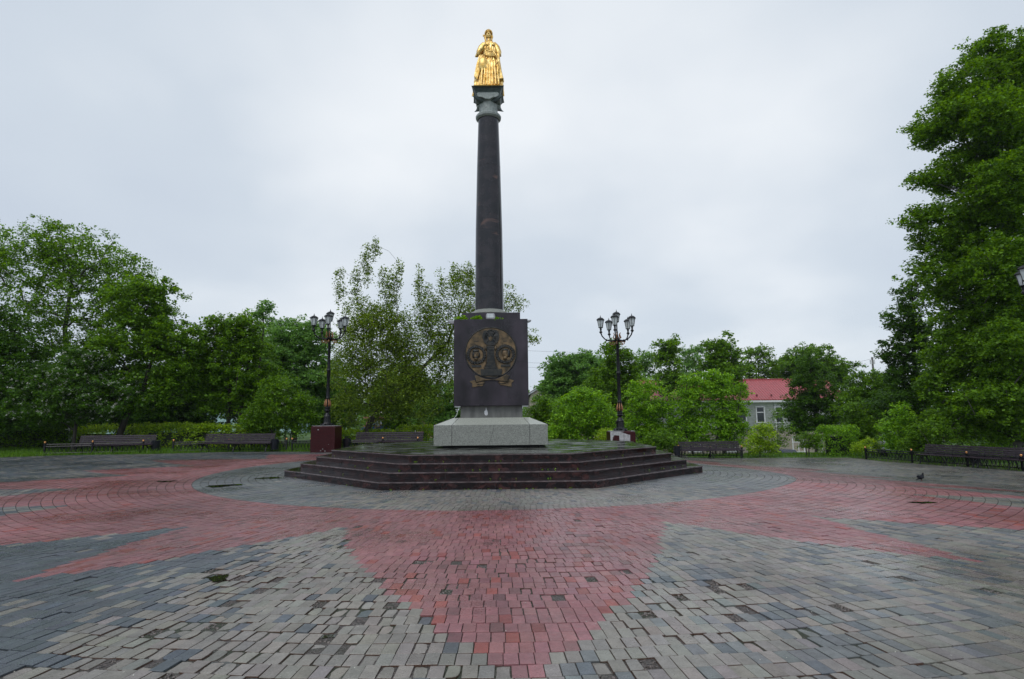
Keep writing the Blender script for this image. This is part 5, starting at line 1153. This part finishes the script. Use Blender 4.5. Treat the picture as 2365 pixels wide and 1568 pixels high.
def tree(name, label, cat, Y, base, lobes, dens, leaf, lm, group=None, tr=0.16, lean=None, bark='bark', crad=0.5, sparse=0.0, flat=0.65, droop=0.25, flowers=0, depthk=1.0, trunks=None, ntar=90, seed=None, zb=None, whitewash=0, bough=11, fill=0.38):
    """lobes: (x, y, rx, ry[, depth offset]) measured on the photo at distance Y; built at true size there"""
    TREEN[0] += 1; sd_ = seed or TREEN[0]*13; g = np.random.default_rng(sd_)
    bp_ = at_y(base[0], base[1], Y); z0 = float(gz(bp_.x, Y))-0.05 if zb is None else zb; B = Vector((bp_.x, Y, z0))
    e_ = empty(name, B, label, cat, group)
    C, CR = [], []; cm = []
    for lb in lobes:
        x, y, rx, ry = lb[:4]; dy = lb[4] if len(lb) > 4 else 0; c = at_y(x, y, Y+dy); s_ = (Y+dy)/F; ax, az = rx*s_*1.03, ry*s_*1.03; ay = min(ax, (ax+az)*0.5)*depthk
        vol = ax*ay*az; k = max(5, int(dens*(ax*az+ax*ay+ay*az)*0.9/(crad**2)*0.55*19.0))
        u = g.normal(size=(k, 3)); u /= np.linalg.norm(u, axis=1)[:, None]; q = g.random(k)**(1/3.2)
        q = q*(1+0.10*g.normal(size=k)); P = np.array(c)+u*q[:, None]*np.array([ax, ay, az])*0.93
        if bough > 0:                          # gather the leaf clusters into layered boughs with gaps between them
            kb = max(4, k//bough); Bc = np.array(c)+(P[:kb]-np.array(c))*0.88; w_ = g.integers(0, kb, k); sp_ = crad*g.uniform(1.1, 2.2, kb)[w_]
            dv = g.normal(size=(k, 3)); dv /= np.linalg.norm(dv, axis=1)[:, None]; dv[:, 2] = np.abs(dv[:, 2])-0.30
            P2 = Bc[w_]+dv*(sp_*g.random(k)**0.3)[:, None]*np.array([1, 1, 0.85]); P = np.where((g.random(k) < fill)[:, None], P, P2)
            P[:, 2] = np.minimum(P[:, 2], c.z+az*1.05)
        P = P[P[:, 2] > z0+0.25]; C.append(P); CR.append(crad*(0.62 if bough else 1)*g.uniform(0.6, 1.25, len(P))); cm.append(c)
    C = np.vstack(C); CR = np.concatenate(CR)
    # thin out by a coarse noise so that gaps and clumps form
    if sparse > 0:
        nz_ = vnoise(C[:, 0]+C[:, 1]*0.7, C[:, 2], 0.9/crad*0.5, sd_); keep = nz_ > sparse*g.random(len(C)); C, CR = C[keep], CR[keep]
    O = np.array(B)
    nper = np.maximum(4, (34*(CR/crad/(0.62 if bough else 1))**2*(0.75 if bough else 1)*(0.16/leaf)**1.1*(crad/0.5)**2*(1-0.45*(sparse > 0.3))).astype(int))
    v, f, t = leaves(C, CR, nper, leaf, flat, droop, sd_)
    NLEAF[0] += len(f)
    raw('crown', v-O, f, M[lm], e_, tint=t)
    if flowers:
        sel = g.choice(len(C), int(len(C)*flowers)); sel = sel[C[sel, 1] < Y+0.5]
        vf, ff, tf = leaves(C[sel]+g.normal(0, CR.mean()*0.5, (len(sel), 3)), np.full(len(sel), 0.07), 9, 0.065, 1, 0, sd_+1); raw('blossom', vf-O, ff, M['blossom'], e_, tint=tf)
    tg = C[g.choice(len(C), min(ntar, len(C)), replace=False)]
    tr_path = lean if lean else [(base[0], None), (cm[0].x, None)]
    if lean: path = [B]+[at_y(x, y, Y+dd) for x, y, dd in lean]
    else:
        top = max(cm, key=lambda c: c.z); path = [B, Vector(((B.x+top.x)/2*0.5+B.x*0.5, Y, z0+(top.z-z0)*0.45)), Vector((top.x, top.y, z0+(top.z-z0)*1.0))]
    if trunks:
        for i, dx in enumerate(trunks):
            pth = [B+Vector((dx, 0.2*math.sin(i*2.1), 0))]+[Vector(p)+Vector((dx*1.8, 0.5*math.sin(i*1.7), 0)) for p in path[1:]]; sel = tg[i::len(trunks)]
            limbs('trunk', pth, tr*g.uniform(0.7, 1), sel, M[bark], e_, B, sd_+i)
    else: tk = limbs('trunk', path, tr, tg, M[bark], e_, B, sd_)
    if whitewash:
        MB().tube([(0, 0, 0), tuple((path[1]-B)*(whitewash/max(0.1, (path[1]-B).z)))], [tr*1.07, tr*1.02], 12).build('whitewash', M['lime'], e_, smooth=True)
    return e_
G1 = 'trees on the left lawn'; G2 = 'trees beyond the right lawn'
# ---------- left
tree('maple_tree', 'tall loose-crowned tree at the left with sparse twiggy top against the sky', 'tree', 37, (162, 1010), [(60, 610, 120, 95), (185, 600, 115, 95), (120, 560, 90, 60), (160, 720, 165, 100), (285, 650, 85, 75), (-50, 600, 90, 110), (330, 720, 75, 70), (150, 830, 150, 80)], 0.62, 0.15, 'g_mid', G1, tr=0.24, crad=0.50, sparse=0.34, ntar=260, bark='bark', lean=[(158, 900, 0), (150, 760, 0), (165, 640, 0), (155, 575, 0)], whitewash=1.3)
tree('maple_tree', 'dense mid-green tree left of centre with a dark trunk leaning right', 'tree', 33, (268, 1008), [(315, 700, 88, 66), (375, 690, 34, 46), (385, 790, 98, 72), (300, 800, 90, 80), (430, 850, 60, 80), (350, 900, 100, 60)], 0.85, 0.16, 'g_mid', G1, tr=0.20, crad=0.48, sparse=0.22, ntar=150, lean=[(290, 960, 0), (330, 900, 0), (350, 830, 0), (380, 760, 0)])
tree('lime_tree', 'rounded dense tree behind the second bench from the left', 'tree', 34.5, (532, 1000), [(530, 790, 78, 72), (560, 760, 45, 42), (495, 850, 62, 80), (580, 850, 62, 80), (535, 900, 90, 60)], 0.9, 0.15, 'g_mid', G1, tr=0.15, crad=0.45, sparse=0.15, ntar=130, trunks=[-0.15, 0.2, 0.75])
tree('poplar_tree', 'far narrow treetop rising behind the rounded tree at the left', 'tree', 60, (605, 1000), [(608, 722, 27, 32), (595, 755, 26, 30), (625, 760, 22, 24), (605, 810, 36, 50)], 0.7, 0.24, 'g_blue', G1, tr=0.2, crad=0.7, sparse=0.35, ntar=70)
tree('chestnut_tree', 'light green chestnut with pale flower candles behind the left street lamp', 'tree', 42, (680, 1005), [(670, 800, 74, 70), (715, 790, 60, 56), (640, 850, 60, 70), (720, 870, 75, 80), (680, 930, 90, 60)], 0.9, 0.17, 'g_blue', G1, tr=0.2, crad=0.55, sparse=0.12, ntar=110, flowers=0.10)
tree('apple_tree', 'dark bushy tree with scattered white blossom behind the far left bench', 'tree', 31.5, (170, 1012), [(90, 900, 90, 66), (190, 890, 85, 72), (260, 920, 75, 60), (130, 940, 110, 50), (200, 830, 60, 40)], 0.8, 0.12, 'g_dark', G1, tr=0.10, crad=0.42, sparse=0.2, ntar=120, flowers=0.65)
tree('dense_tree', 'dark dense tree at the left edge of the photo', 'tree', 32, (-60, 1020), [(-60, 780, 110, 120), (30, 850, 80, 100), (-40, 930, 110, 80), (40, 960, 60, 40)], 0.85, 0.15, 'g_dark', G1, tr=0.22, crad=0.5, sparse=0.15, ntar=110)
tree('lilac_bush', 'wide leafy bush left of the left lamp pedestal, reaching the fence', 'bush', 32.5, (655, 1022), [(650, 945, 72, 58), (600, 965, 50, 48), (700, 960, 40, 55), (640, 900, 50, 35)], 0.9, 0.11, 'g_mid', G1, tr=0.05, crad=0.36, sparse=0.1, ntar=90, trunks=[-0.4, 0, 0.35], flowers=0.05)
tree('pear_tree', 'tall sparse tree with upright shoots and a dark leaning trunk left of the monument', 'tree', 33.5, (828, 1012), [(846, 610, 13, 62), (868, 575, 9, 36), (822, 650, 11, 45), (785, 660, 12, 48), (884, 650, 10, 50), (920, 640, 10, 52), (830, 745, 54, 72), (880, 760, 50, 66), (903, 680, 20, 66), (868, 790, 92, 80), (815, 860, 62, 85), (900, 880, 100, 72), (840, 940, 90, 50), (968, 650, 9, 60), (985, 720, 26, 70), (1018, 650, 10, 40), (1012, 750, 40, 70), (1050, 640, 12, 36), (1085, 640, 10, 40), (1065, 680, 45, 75), (980, 830, 62, 80), (1040, 830, 50, 90), (960, 930, 70, 50), (930, 780, 50, 80)], 0.85, 0.115, 'g_pear', G1, tr=0.19, crad=0.24, sparse=0.55, ntar=520, bough=0, lean=[(860, 965, 0), (905, 915, 0), (975, 850, 0.3), (1035, 790, 0.5), (1070, 700, 0.5)], flat=0.8)
tree('pear_tree', 'sparse twiggy branches reaching past the right side of the column', 'tree', 35.5, (1085, 1010), [(1120, 730, 60, 60), (1190, 700, 34, 22), (1165, 680, 26, 40), (1205, 775, 40, 28), (1100, 850, 55, 90), (1235, 785, 16, 9), (1120, 950, 60, 50)], 0.50, 0.115, 'g_pear', G1, tr=0.14, crad=0.24, sparse=0.6, ntar=170, bough=0, flat=0.8, lean=[(1085, 930, 0), (1100, 840, 0), (1140, 740, 0)])
# back rows on the left
for i, (x, y, rx, ry, Y, lm, lab) in enumerate(((770, 910, 60, 75, 47, 'g_mid', 'mid-green tree behind the left lamp pole, beyond the sparse pear tree'), (930, 900, 70, 80, 50, 'g_mid', 'shaded tree beyond the pink building side of the pear tree'), (1035, 940, 60, 65, 44, 'g_blue', 'darker rounded tree just left of the pale plinth'), (455, 905, 70, 80, 48, 'g_dark', 'dark tree filling the gap left of the rounded tree'), (330, 920, 90, 80, 47, 'g_dark', 'dark tree deep in shade behind the leaning trunk at the left'), (120, 900, 130, 90, 46, 'g_dark', 'dark tree deep behind the blossoming apple tree'), (600, 900, 70, 80, 50, 'g_dark', 'dark tree behind the lilac bush'))):
    tree('broadleaf_tree', lab, 'tree', Y, (x, 1000), [(x, y, rx, ry), (x-rx*0.4, y+30, rx*0.7, ry*0.7), (x+rx*0.4, y+25, rx*0.7, ry*0.7), (x, 985, rx*0.8, 30)], 0.8, 0.22, lm, G1, tr=0.18, crad=0.7, sparse=0.1, ntar=50)
# ---------- right
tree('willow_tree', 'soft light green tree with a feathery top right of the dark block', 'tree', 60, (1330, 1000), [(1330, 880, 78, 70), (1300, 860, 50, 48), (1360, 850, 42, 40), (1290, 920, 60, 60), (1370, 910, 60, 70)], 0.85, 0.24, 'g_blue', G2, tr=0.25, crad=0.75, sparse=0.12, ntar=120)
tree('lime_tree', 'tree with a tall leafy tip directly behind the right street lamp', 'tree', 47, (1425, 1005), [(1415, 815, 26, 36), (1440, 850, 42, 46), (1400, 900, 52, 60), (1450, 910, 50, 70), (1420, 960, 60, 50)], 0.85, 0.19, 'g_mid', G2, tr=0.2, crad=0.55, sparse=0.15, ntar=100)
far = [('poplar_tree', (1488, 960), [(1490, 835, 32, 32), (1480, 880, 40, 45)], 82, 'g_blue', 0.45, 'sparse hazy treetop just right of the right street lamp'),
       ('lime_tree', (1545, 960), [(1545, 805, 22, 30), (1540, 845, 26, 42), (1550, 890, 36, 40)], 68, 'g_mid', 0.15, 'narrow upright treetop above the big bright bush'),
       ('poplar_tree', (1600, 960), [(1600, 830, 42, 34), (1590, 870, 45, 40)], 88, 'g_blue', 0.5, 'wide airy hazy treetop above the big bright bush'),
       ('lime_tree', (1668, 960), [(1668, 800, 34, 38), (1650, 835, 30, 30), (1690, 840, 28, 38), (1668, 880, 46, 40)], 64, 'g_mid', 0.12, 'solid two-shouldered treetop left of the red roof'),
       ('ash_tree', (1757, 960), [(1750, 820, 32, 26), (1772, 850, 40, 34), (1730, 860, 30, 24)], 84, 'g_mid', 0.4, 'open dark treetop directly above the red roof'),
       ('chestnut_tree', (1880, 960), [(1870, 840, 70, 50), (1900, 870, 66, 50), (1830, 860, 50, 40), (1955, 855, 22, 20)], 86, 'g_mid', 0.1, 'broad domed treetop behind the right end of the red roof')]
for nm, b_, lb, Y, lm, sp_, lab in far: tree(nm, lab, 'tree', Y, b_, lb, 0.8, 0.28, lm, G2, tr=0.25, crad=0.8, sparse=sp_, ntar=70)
tree('elm_tree', 'dark conical tree in front of the red roof and grey house', 'tree', 48, (1882, 1015), [(1868, 838, 24, 36), (1865, 880, 42, 40), (1900, 905, 48, 46), (1850, 920, 38, 34), (1880, 955, 68, 40), (1830, 955, 30, 26), (1915, 985, 44, 26), (1845, 990, 40, 20)], 0.70, 0.16, 'g_dark', G2, tr=0.16, crad=0.5, sparse=0.25, ntar=160, lean=[(1886, 970, 0), (1878, 900, 0), (1868, 815, 0)])
tree('broadleaf_tree', 'lighter tree between the conical tree and the dark spruce-like tree', 'tree', 45, (2000, 1020), [(2000, 900, 50, 45), (2030, 890, 36, 40), (1975, 940, 44, 50), (2035, 950, 50, 55), (1990, 990, 50, 35)], 0.9, 0.16, 'g_mid', G2, tr=0.14, crad=0.48, sparse=0.15, ntar=110)
tree('dense_tree', 'dark tree with ragged bare twigs left of the tallest tree', 'tree', 38, (2115, 1030), [(2105, 690, 32, 44), (2085, 740, 38, 50), (2120, 790, 52, 60), (2060, 810, 26, 26), (2110, 860, 66, 60), (2080, 930, 70, 60), (2130, 980, 66, 50)], 0.85, 0.17, 'g_dark', G2, tr=0.2, crad=0.5, sparse=0.2, ntar=170, lean=[(2115, 940, 0), (2112, 820, 0), (2105, 660, 0)])
tree('lime_tree', 'tallest tree, a huge dense linden filling the right edge of the photo', 'tree', 31, (2340, 1055), [(2280, 128, 66, 58), (2375, 135, 62, 60), (2240, 210, 88, 76), (2350, 190, 90, 90), (2190, 280, 84, 60), (2300, 320, 110, 90), (2150, 310, 50, 34), (2238, 400, 95, 62), (2132, 420, 34, 26), (2340, 440, 120, 110), (2188, 520, 84, 70), (2122, 505, 32, 30), (2280, 560, 120, 100), (2420, 330, 110, 140), (2430, 600, 120, 140), (2195, 640, 84, 72), (2240, 720, 100, 80), (2330, 740, 110, 90), (2200, 810, 66, 70), (2280, 850, 110, 70), (2180, 890, 60, 50), (2380, 880, 100, 90), (2240, 950, 90, 56), (2330, 985, 80, 40), (2190, 985, 56, 40), (2310, 620, 80, 90, -3), (2335, 420, 80, 80, -3), (2300, 260, 70, 70, -2.5), (2330, 800, 80, 80, -3), (2290, 930, 90, 50, -2.5), (2345, 950, 60, 50, -3)], 1.05, 0.15, 'g_mid', G2, tr=0.42, crad=0.50, sparse=0.12, fill=0.5, ntar=420, lean=[(2335, 900, 0), (2325, 700, 0), (2310, 450, 0), (2290, 180, 0)], bark='bark_grey')
# young trees and bushes along the back lawn
G3 = 'bushes and saplings beyond the plaza'
tree('young_lime_tree', 'bright young lime tree just right of the pale plinth', 'tree', 34, (1338, 1045), [(1345, 925, 44, 34), (1310, 955, 46, 42), (1375, 965, 48, 46), (1340, 990, 60, 40), (1290, 1000, 34, 34), (1395, 1005, 30, 30)], 0.85, 0.13, 'g_lime', G3, tr=0.06, crad=0.36, sparse=0.15, ntar=100, trunks=[0, 0.7])
tree('young_lime_tree', 'small young tree touching the right corner of the pale plinth', 'tree', 37, (1262, 1035), [(1255, 940, 36, 34), (1240, 975, 34, 40), (1285, 985, 36, 40), (1262, 1015, 44, 26)], 0.9, 0.13, 'g_mid', G3, tr=0.05, crad=0.38, sparse=0.1, ntar=70)
tree('round_bush', 'small yellow-green bush at the left of the right lamp pedestal', 'bush', 31, (1400, 1030), [(1400, 1008, 24, 22)], 1.0, 0.07, 'g_yell', G3, tr=0.03, crad=0.22, ntar=20)
tree('maple_bush', 'large feathery bright green bush right of the right lamp', 'bush', 37, (1500, 1050), [(1495, 918, 58, 50), (1475, 975, 42, 50), (1525, 970, 46, 56), (1500, 1015, 60, 34)], 0.9, 0.13, 'g_lime', G3, tr=0.06, crad=0.36, sparse=0.12, ntar=110, trunks=[-0.3, 0.1, 0.5], depthk=0.7)
tree('maple_bush', 'largest bright green bush, overhanging the bench right of the platform', 'bush', 36.5, (1640, 1052), [(1620, 900, 62, 44), (1680, 905, 52, 40), (1590, 945, 60, 56), (1678, 955, 46, 46), (1640, 985, 90, 50), (1580, 1005, 50, 36), (1695, 1000, 36, 36), (1655, 870, 30, 20)], 0.9, 0.13, 'g_lime', G3, tr=0.07, crad=0.38, sparse=0.12, ntar=200, trunks=[-1.0, -0.35, 0.25, 0.8], depthk=0.6)
tree('low_bush', 'low dark-leaved bush at the left end of the bench right of the platform', 'bush', 34, (1535, 1050), [(1530, 1022, 44, 26), (1500, 1030, 24, 20)], 1.0, 0.12, 'g_mid', G3, tr=0.03, crad=0.3, ntar=30)
tree('round_bush', 'small bush with yellow-green top just right of the bench by the platform', 'bush', 34, (1755, 1054), [(1757, 1000, 30, 24), (1750, 1030, 36, 22), (1780, 1035, 26, 18)], 1.0, 0.09, 'g_yell', G3, tr=0.03, crad=0.26, ntar=40)
tree('young_lime_tree', 'slender sapling in front of the grey house window', 'tree', 38, (1797, 1045), [(1796, 955, 15, 18), (1805, 985, 24, 24), (1788, 1005, 18, 24), (1802, 1022, 24, 18)], 0.6, 0.10, 'g_mid', G3, tr=0.035, crad=0.26, sparse=0.4, ntar=60)
tree('round_bush', 'small umbrella-shaped bush with brown stems left of the clipped hedge block', 'bush', 34, (1868, 1052), [(1865, 1018, 30, 20), (1880, 1008, 20, 14)], 1.0, 0.09, 'g_mid', G3, tr=0.05, crad=0.24, ntar=40, trunks=[-0.12, 0.1])
tree('sumac_bush', 'feathery bush rising behind the clipped hedge block', 'bush', 38, (1985, 1045), [(1965, 950, 26, 24), (1985, 985, 36, 34), (2010, 1000, 24, 26), (1960, 1015, 26, 22)], 0.8, 0.14, 'g_mid', G3, tr=0.05, crad=0.36, sparse=0.2, ntar=60)
tree('round_bush', 'low bright yellow-green bush right of the clipped hedge block', 'bush', 33, (2003, 1056), [(2003, 1030, 30, 20), (1985, 1036, 18, 14)], 1.0, 0.08, 'g_yell', G3, tr=0.03, crad=0.22, ntar=30)
tree('maple_bush', 'bright upright bush behind the low fence left of the tall tree', 'bush', 32, (2080, 1058), [(2085, 960, 26, 30), (2070, 1000, 34, 34), (2100, 1020, 30, 28), (2068, 1030, 26, 22)], 0.95, 0.12, 'g_lime', G3, tr=0.05, crad=0.32, sparse=0.1, ntar=70)
tree('maple_bush', 'rounded green bush behind the fence at the left end of the right-hand bench', 'bush', 30, (2130, 1062), [(2128, 1003, 30, 28), (2120, 1030, 34, 26), (2150, 1025, 22, 28)], 0.95, 0.11, 'g_mid', G3, tr=0.04, crad=0.30, sparse=0.1, ntar=60)
tree('maple_bush', 'shaded bush behind the two benches under the tall tree', 'bush', 29, (2215, 1070), [(2200, 1020, 60, 36), (2280, 1030, 60, 34), (2170, 985, 34, 30)], 0.9, 0.11, 'g_mid', G3, tr=0.04, crad=0.30, sparse=0.15, ntar=80, trunks=[-0.6, 0.5], depthk=0.5)
# clipped hedges
def hedge(name, lab, p0, p1, Y0_, Y1_, ytop, depth, lm, leaf=0.085, dens=1.0, ytop2=None):
    a, b_ = at_y(p0, 1020, Y0_), at_y(p1, 1020, Y1_); za = at_y(p0, ytop, Y0_).z; zb_ = at_y(p1, ytop2 or ytop, Y1_).z
    ga = float(gz(a.x, Y0_)); B = Vector((a.x, Y0_, ga)); e_ = empty(name, B, lab, 'hedge', 'clipped hedges round the lawns')
    g = np.random.default_rng(abs(int(p0))+9); Ld = math.hypot(b_.x-a.x, Y1_-Y0_); h = za-ga; n = int((Ld*depth+2*Ld*h+2*depth*h)/0.018*dens)
    u = g.random(n); d = g.random(n)*2-1; hh = g.random(n); face = g.random(n)
    top = face < depth/(depth+1.6*h); hh = np.where(top, 1+0.05*g.normal(size=n), hh); d = np.where(top, d, np.sign(d)*(0.92+0.1*g.normal(size=n)))
    ends = g.random(n) < max(0.05, depth*h*2/(Ld*depth+2*Ld*h+2*depth*h)); u = np.where(ends, g.integers(0, 2, n), u); d = np.where(ends, g.random(n)*2-1, d)
    nx_, ny_ = -(Y1_-Y0_)/Ld, (b_.x-a.x)/Ld
    lump = 0.08*(vnoise(u*Ld, hh*2, 1.4, 3)-0.5)*2
    P = np.stack([a.x+(b_.x-a.x)*u+nx_*d*(depth/2+lump), Y0_+(Y1_-Y0_)*u+ny_*d*(depth/2+lump), ga+(h+(zb_-za)*u)*hh+lump*top+0.02], 1)
    v, f, t = leaves(P, np.full(n, 0.14), 9, leaf, 0.9, 0.1, abs(int(p0))+1); NLEAF[0] += len(f); raw('foliage', v-np.array(B), f, M[lm], e_, tint=t)
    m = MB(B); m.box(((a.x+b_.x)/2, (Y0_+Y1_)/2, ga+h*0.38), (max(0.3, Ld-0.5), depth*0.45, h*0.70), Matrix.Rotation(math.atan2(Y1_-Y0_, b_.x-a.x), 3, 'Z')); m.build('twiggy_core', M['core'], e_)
    return e_
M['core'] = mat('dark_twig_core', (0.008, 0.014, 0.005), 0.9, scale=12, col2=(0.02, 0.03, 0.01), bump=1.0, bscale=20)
hedge('hedge', 'hedge on the grass at the far left, behind the fence end', -120, 158, 35, 33.5, 980, 0.9, 'g_mid', 0.10)
hedge('hedge', 'short hedge behind the far left bench, either side of the leaning trunk', 175, 318, 35, 34.5, 990, 0.8, 'g_yell', 0.10, 0.7)
hedge('hedge', 'long bright-topped hedge behind the second bench from the left', 332, 640, 33.2, 33.6, 985, 1.0, 'g_yell', 0.10, 1.0)
hedge('hedge', 'low light green hedge behind the bench between lamp and monument', 775, 945, 33.5, 34.2, 998, 0.9, 'g_yell', 0.10)
hedge('hedge_block', 'tall clipped yellow-green hedge block just left of the pale plinth', 935, 990, 35.5, 35, 988, 1.2, 'g_yell', 0.09, 1.1)
hedge('hedge_block', 'square clipped light green hedge block on the right lawn', 1905, 1965, 34.5, 34.8, 992, 1.3, 'g_lime', 0.09, 1.1)
hedge('hedge', 'low shaded hedge behind the fence right of the yellow-green bush', 2015, 2060, 33.5, 33, 1032, 0.8, 'g_mid', 0.09)
# weeds on the ledge and at the feet of the steps
def weed(p, r_, lab, n=26, leaf=0.07):
    e_ = empty('weed', p, lab, 'plant', 'weeds growing on the monument'); g = np.random.default_rng(int(abs(p[0]*1000)))
    C = g.normal(0, 1, (n, 3))*np.array([r_, 0.05, r_*0.25])+np.array([0, 0, r_*0.45]); C[:, 2] = np.abs(C[:, 2]); v, f, t = leaves(C, np.full(n, 0.05), 9, leaf, 0.8, -0.1, 4); raw('leaves', v, f, M['g_lime'], e_, tint=t)
    MB().tube([(0, 0, 0), (0.01, 0, r_*0.6)], 0.006, 5).build('stem', M['bark'], e_)
weed((X0-0.93, Y0-1.03, ztw), 0.10, 'tuft of green weeds near the left corner of the ledge on the dark block'); weed((X0-0.42, Y0-1.03, ztw), 0.09, 'tuft of green weeds on the ledge just left of the small floodlight'); weed((X0+0.19, Y0-1.03, ztw), 0.05, 'tiny weed sprig just right of the small floodlight on the ledge', 8)
gr_ = np.random.default_rng(5); C = []
for k in range(4):
    h = H0-k*TREAD+0.03; c = CW-k*TREAD*0.37
    for i in range(15):
        u = gr_.uniform(-1, 1); s_ = gr_.random()
        if s_ < 0.55: C.append((P0.x+u*c, P0.y-h, RISE*k+0.01))
        else:
            sg_ = 1 if gr_.random() < .5 else -1; t_ = gr_.random(); C.append((P0.x+sg_*(c+(h-c)*t_), P0.y-h+(h-c)*t_, RISE*k+0.01))
C = np.array(C); v, f, t = leaves(C, np.full(len(C), 0.022), 6, 0.024, 0.6, -0.3, 8); tag(raw('moss_sprigs', v, f, M['g_lime'], tint=t), 'tiny green sprigs sprouting in the seams of the dark steps', 'sprigs', kind='stuff')
# lawn grass
def grass(n, xlo, xhi, ylo, yhi, seed, hmul=1.0):
    g = np.random.default_rng(seed); x = g.uniform(xlo, xhi, n); y = g.uniform(ylo, yhi, n); ok = (y > edge_y(x, y)+0.03); x, y = x[ok], y[ok]; n = len(x)
    z = gz(x, y)-0.02; h = g.uniform(0.08, 0.24, n)*hmul*(0.6+0.8*vnoise(x, y, 0.7, 4)); a = g.uniform(0, 6.28, n); w_ = g.uniform(0.008, 0.018, n); lx, ly = g.normal(0, 0.35, n)*h, g.normal(0, 0.35, n)*h
    v = np.empty((n, 4, 3)); v[:, 0] = np.stack([x-w_*np.cos(a), y-w_*np.sin(a), z], 1); v[:, 1] = np.stack([x+w_*np.cos(a), y+w_*np.sin(a), z], 1); v[:, 2] = np.stack([x+lx+w_*.3*np.cos(a), y+ly+w_*.3*np.sin(a), z+h], 1); v[:, 3] = np.stack([x+lx-w_*.3*np.cos(a), y+ly-w_*.3*np.sin(a), z+h], 1)
    return v.reshape(-1, 3), n, np.clip(g.normal(0.45, 0.22, n), 0, 1)
parts = [grass(60000, -32, 0, 26, 37, 1), grass(50000, 0, 34, 18, 42, 2, 0.6)]
vv = np.vstack([p[0] for p in parts]); nn_ = sum(p[1] for p in parts); tag(raw('grass', vv, np.arange(nn_*4).reshape(nn_, 4), M['blade'], tint=np.concatenate([p[2] for p in parts])), 'rough green grass along the edge of the paving', 'grass', kind='stuff')
# far wood closing the view
g = np.random.default_rng(77); C = []
for i in range(1500):
    ang = g.uniform(-0.85, 0.85); D = g.uniform(92, 120); x = D*math.tan(ang*0.95); h = (6.2+3.2*math.sin(x*0.11)+1.5*math.sin(x*0.37+1))*(1.0 if x < 5 else 0.9)
    C.append((x, D, float(gz(x, D))+h*g.random()**0.6))
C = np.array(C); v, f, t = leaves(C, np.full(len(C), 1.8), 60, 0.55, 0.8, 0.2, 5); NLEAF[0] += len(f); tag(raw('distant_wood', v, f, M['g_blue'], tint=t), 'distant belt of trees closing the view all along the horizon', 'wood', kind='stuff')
print('LEAVES', NLEAF[0])

# ================================================================== DAMP AIR
hm = bpy.data.materials.new('damp_air'); hm.use_nodes = True; t = hm.node_tree; t.nodes.remove(t.nodes['Principled BSDF'])
pv = t.nodes.new('ShaderNodeVolumePrincipled'); pv.inputs['Color'].default_value = (0.86, 0.92, 1.0, 1); pv.inputs['Density'].default_value = HAZE; pv.inputs['Anisotropy'].default_value = 0.2
t.links.new(pv.outputs[0], t.nodes['Material Output'].inputs['Volume'])
if HAZE > 0:
    hb = MB().box((0, 350, 8), (1900, 1400, 26)).build('haze', hm); tag(hb, kind='stuff')
    hb['label'] = 'thin damp haze over the whole park'
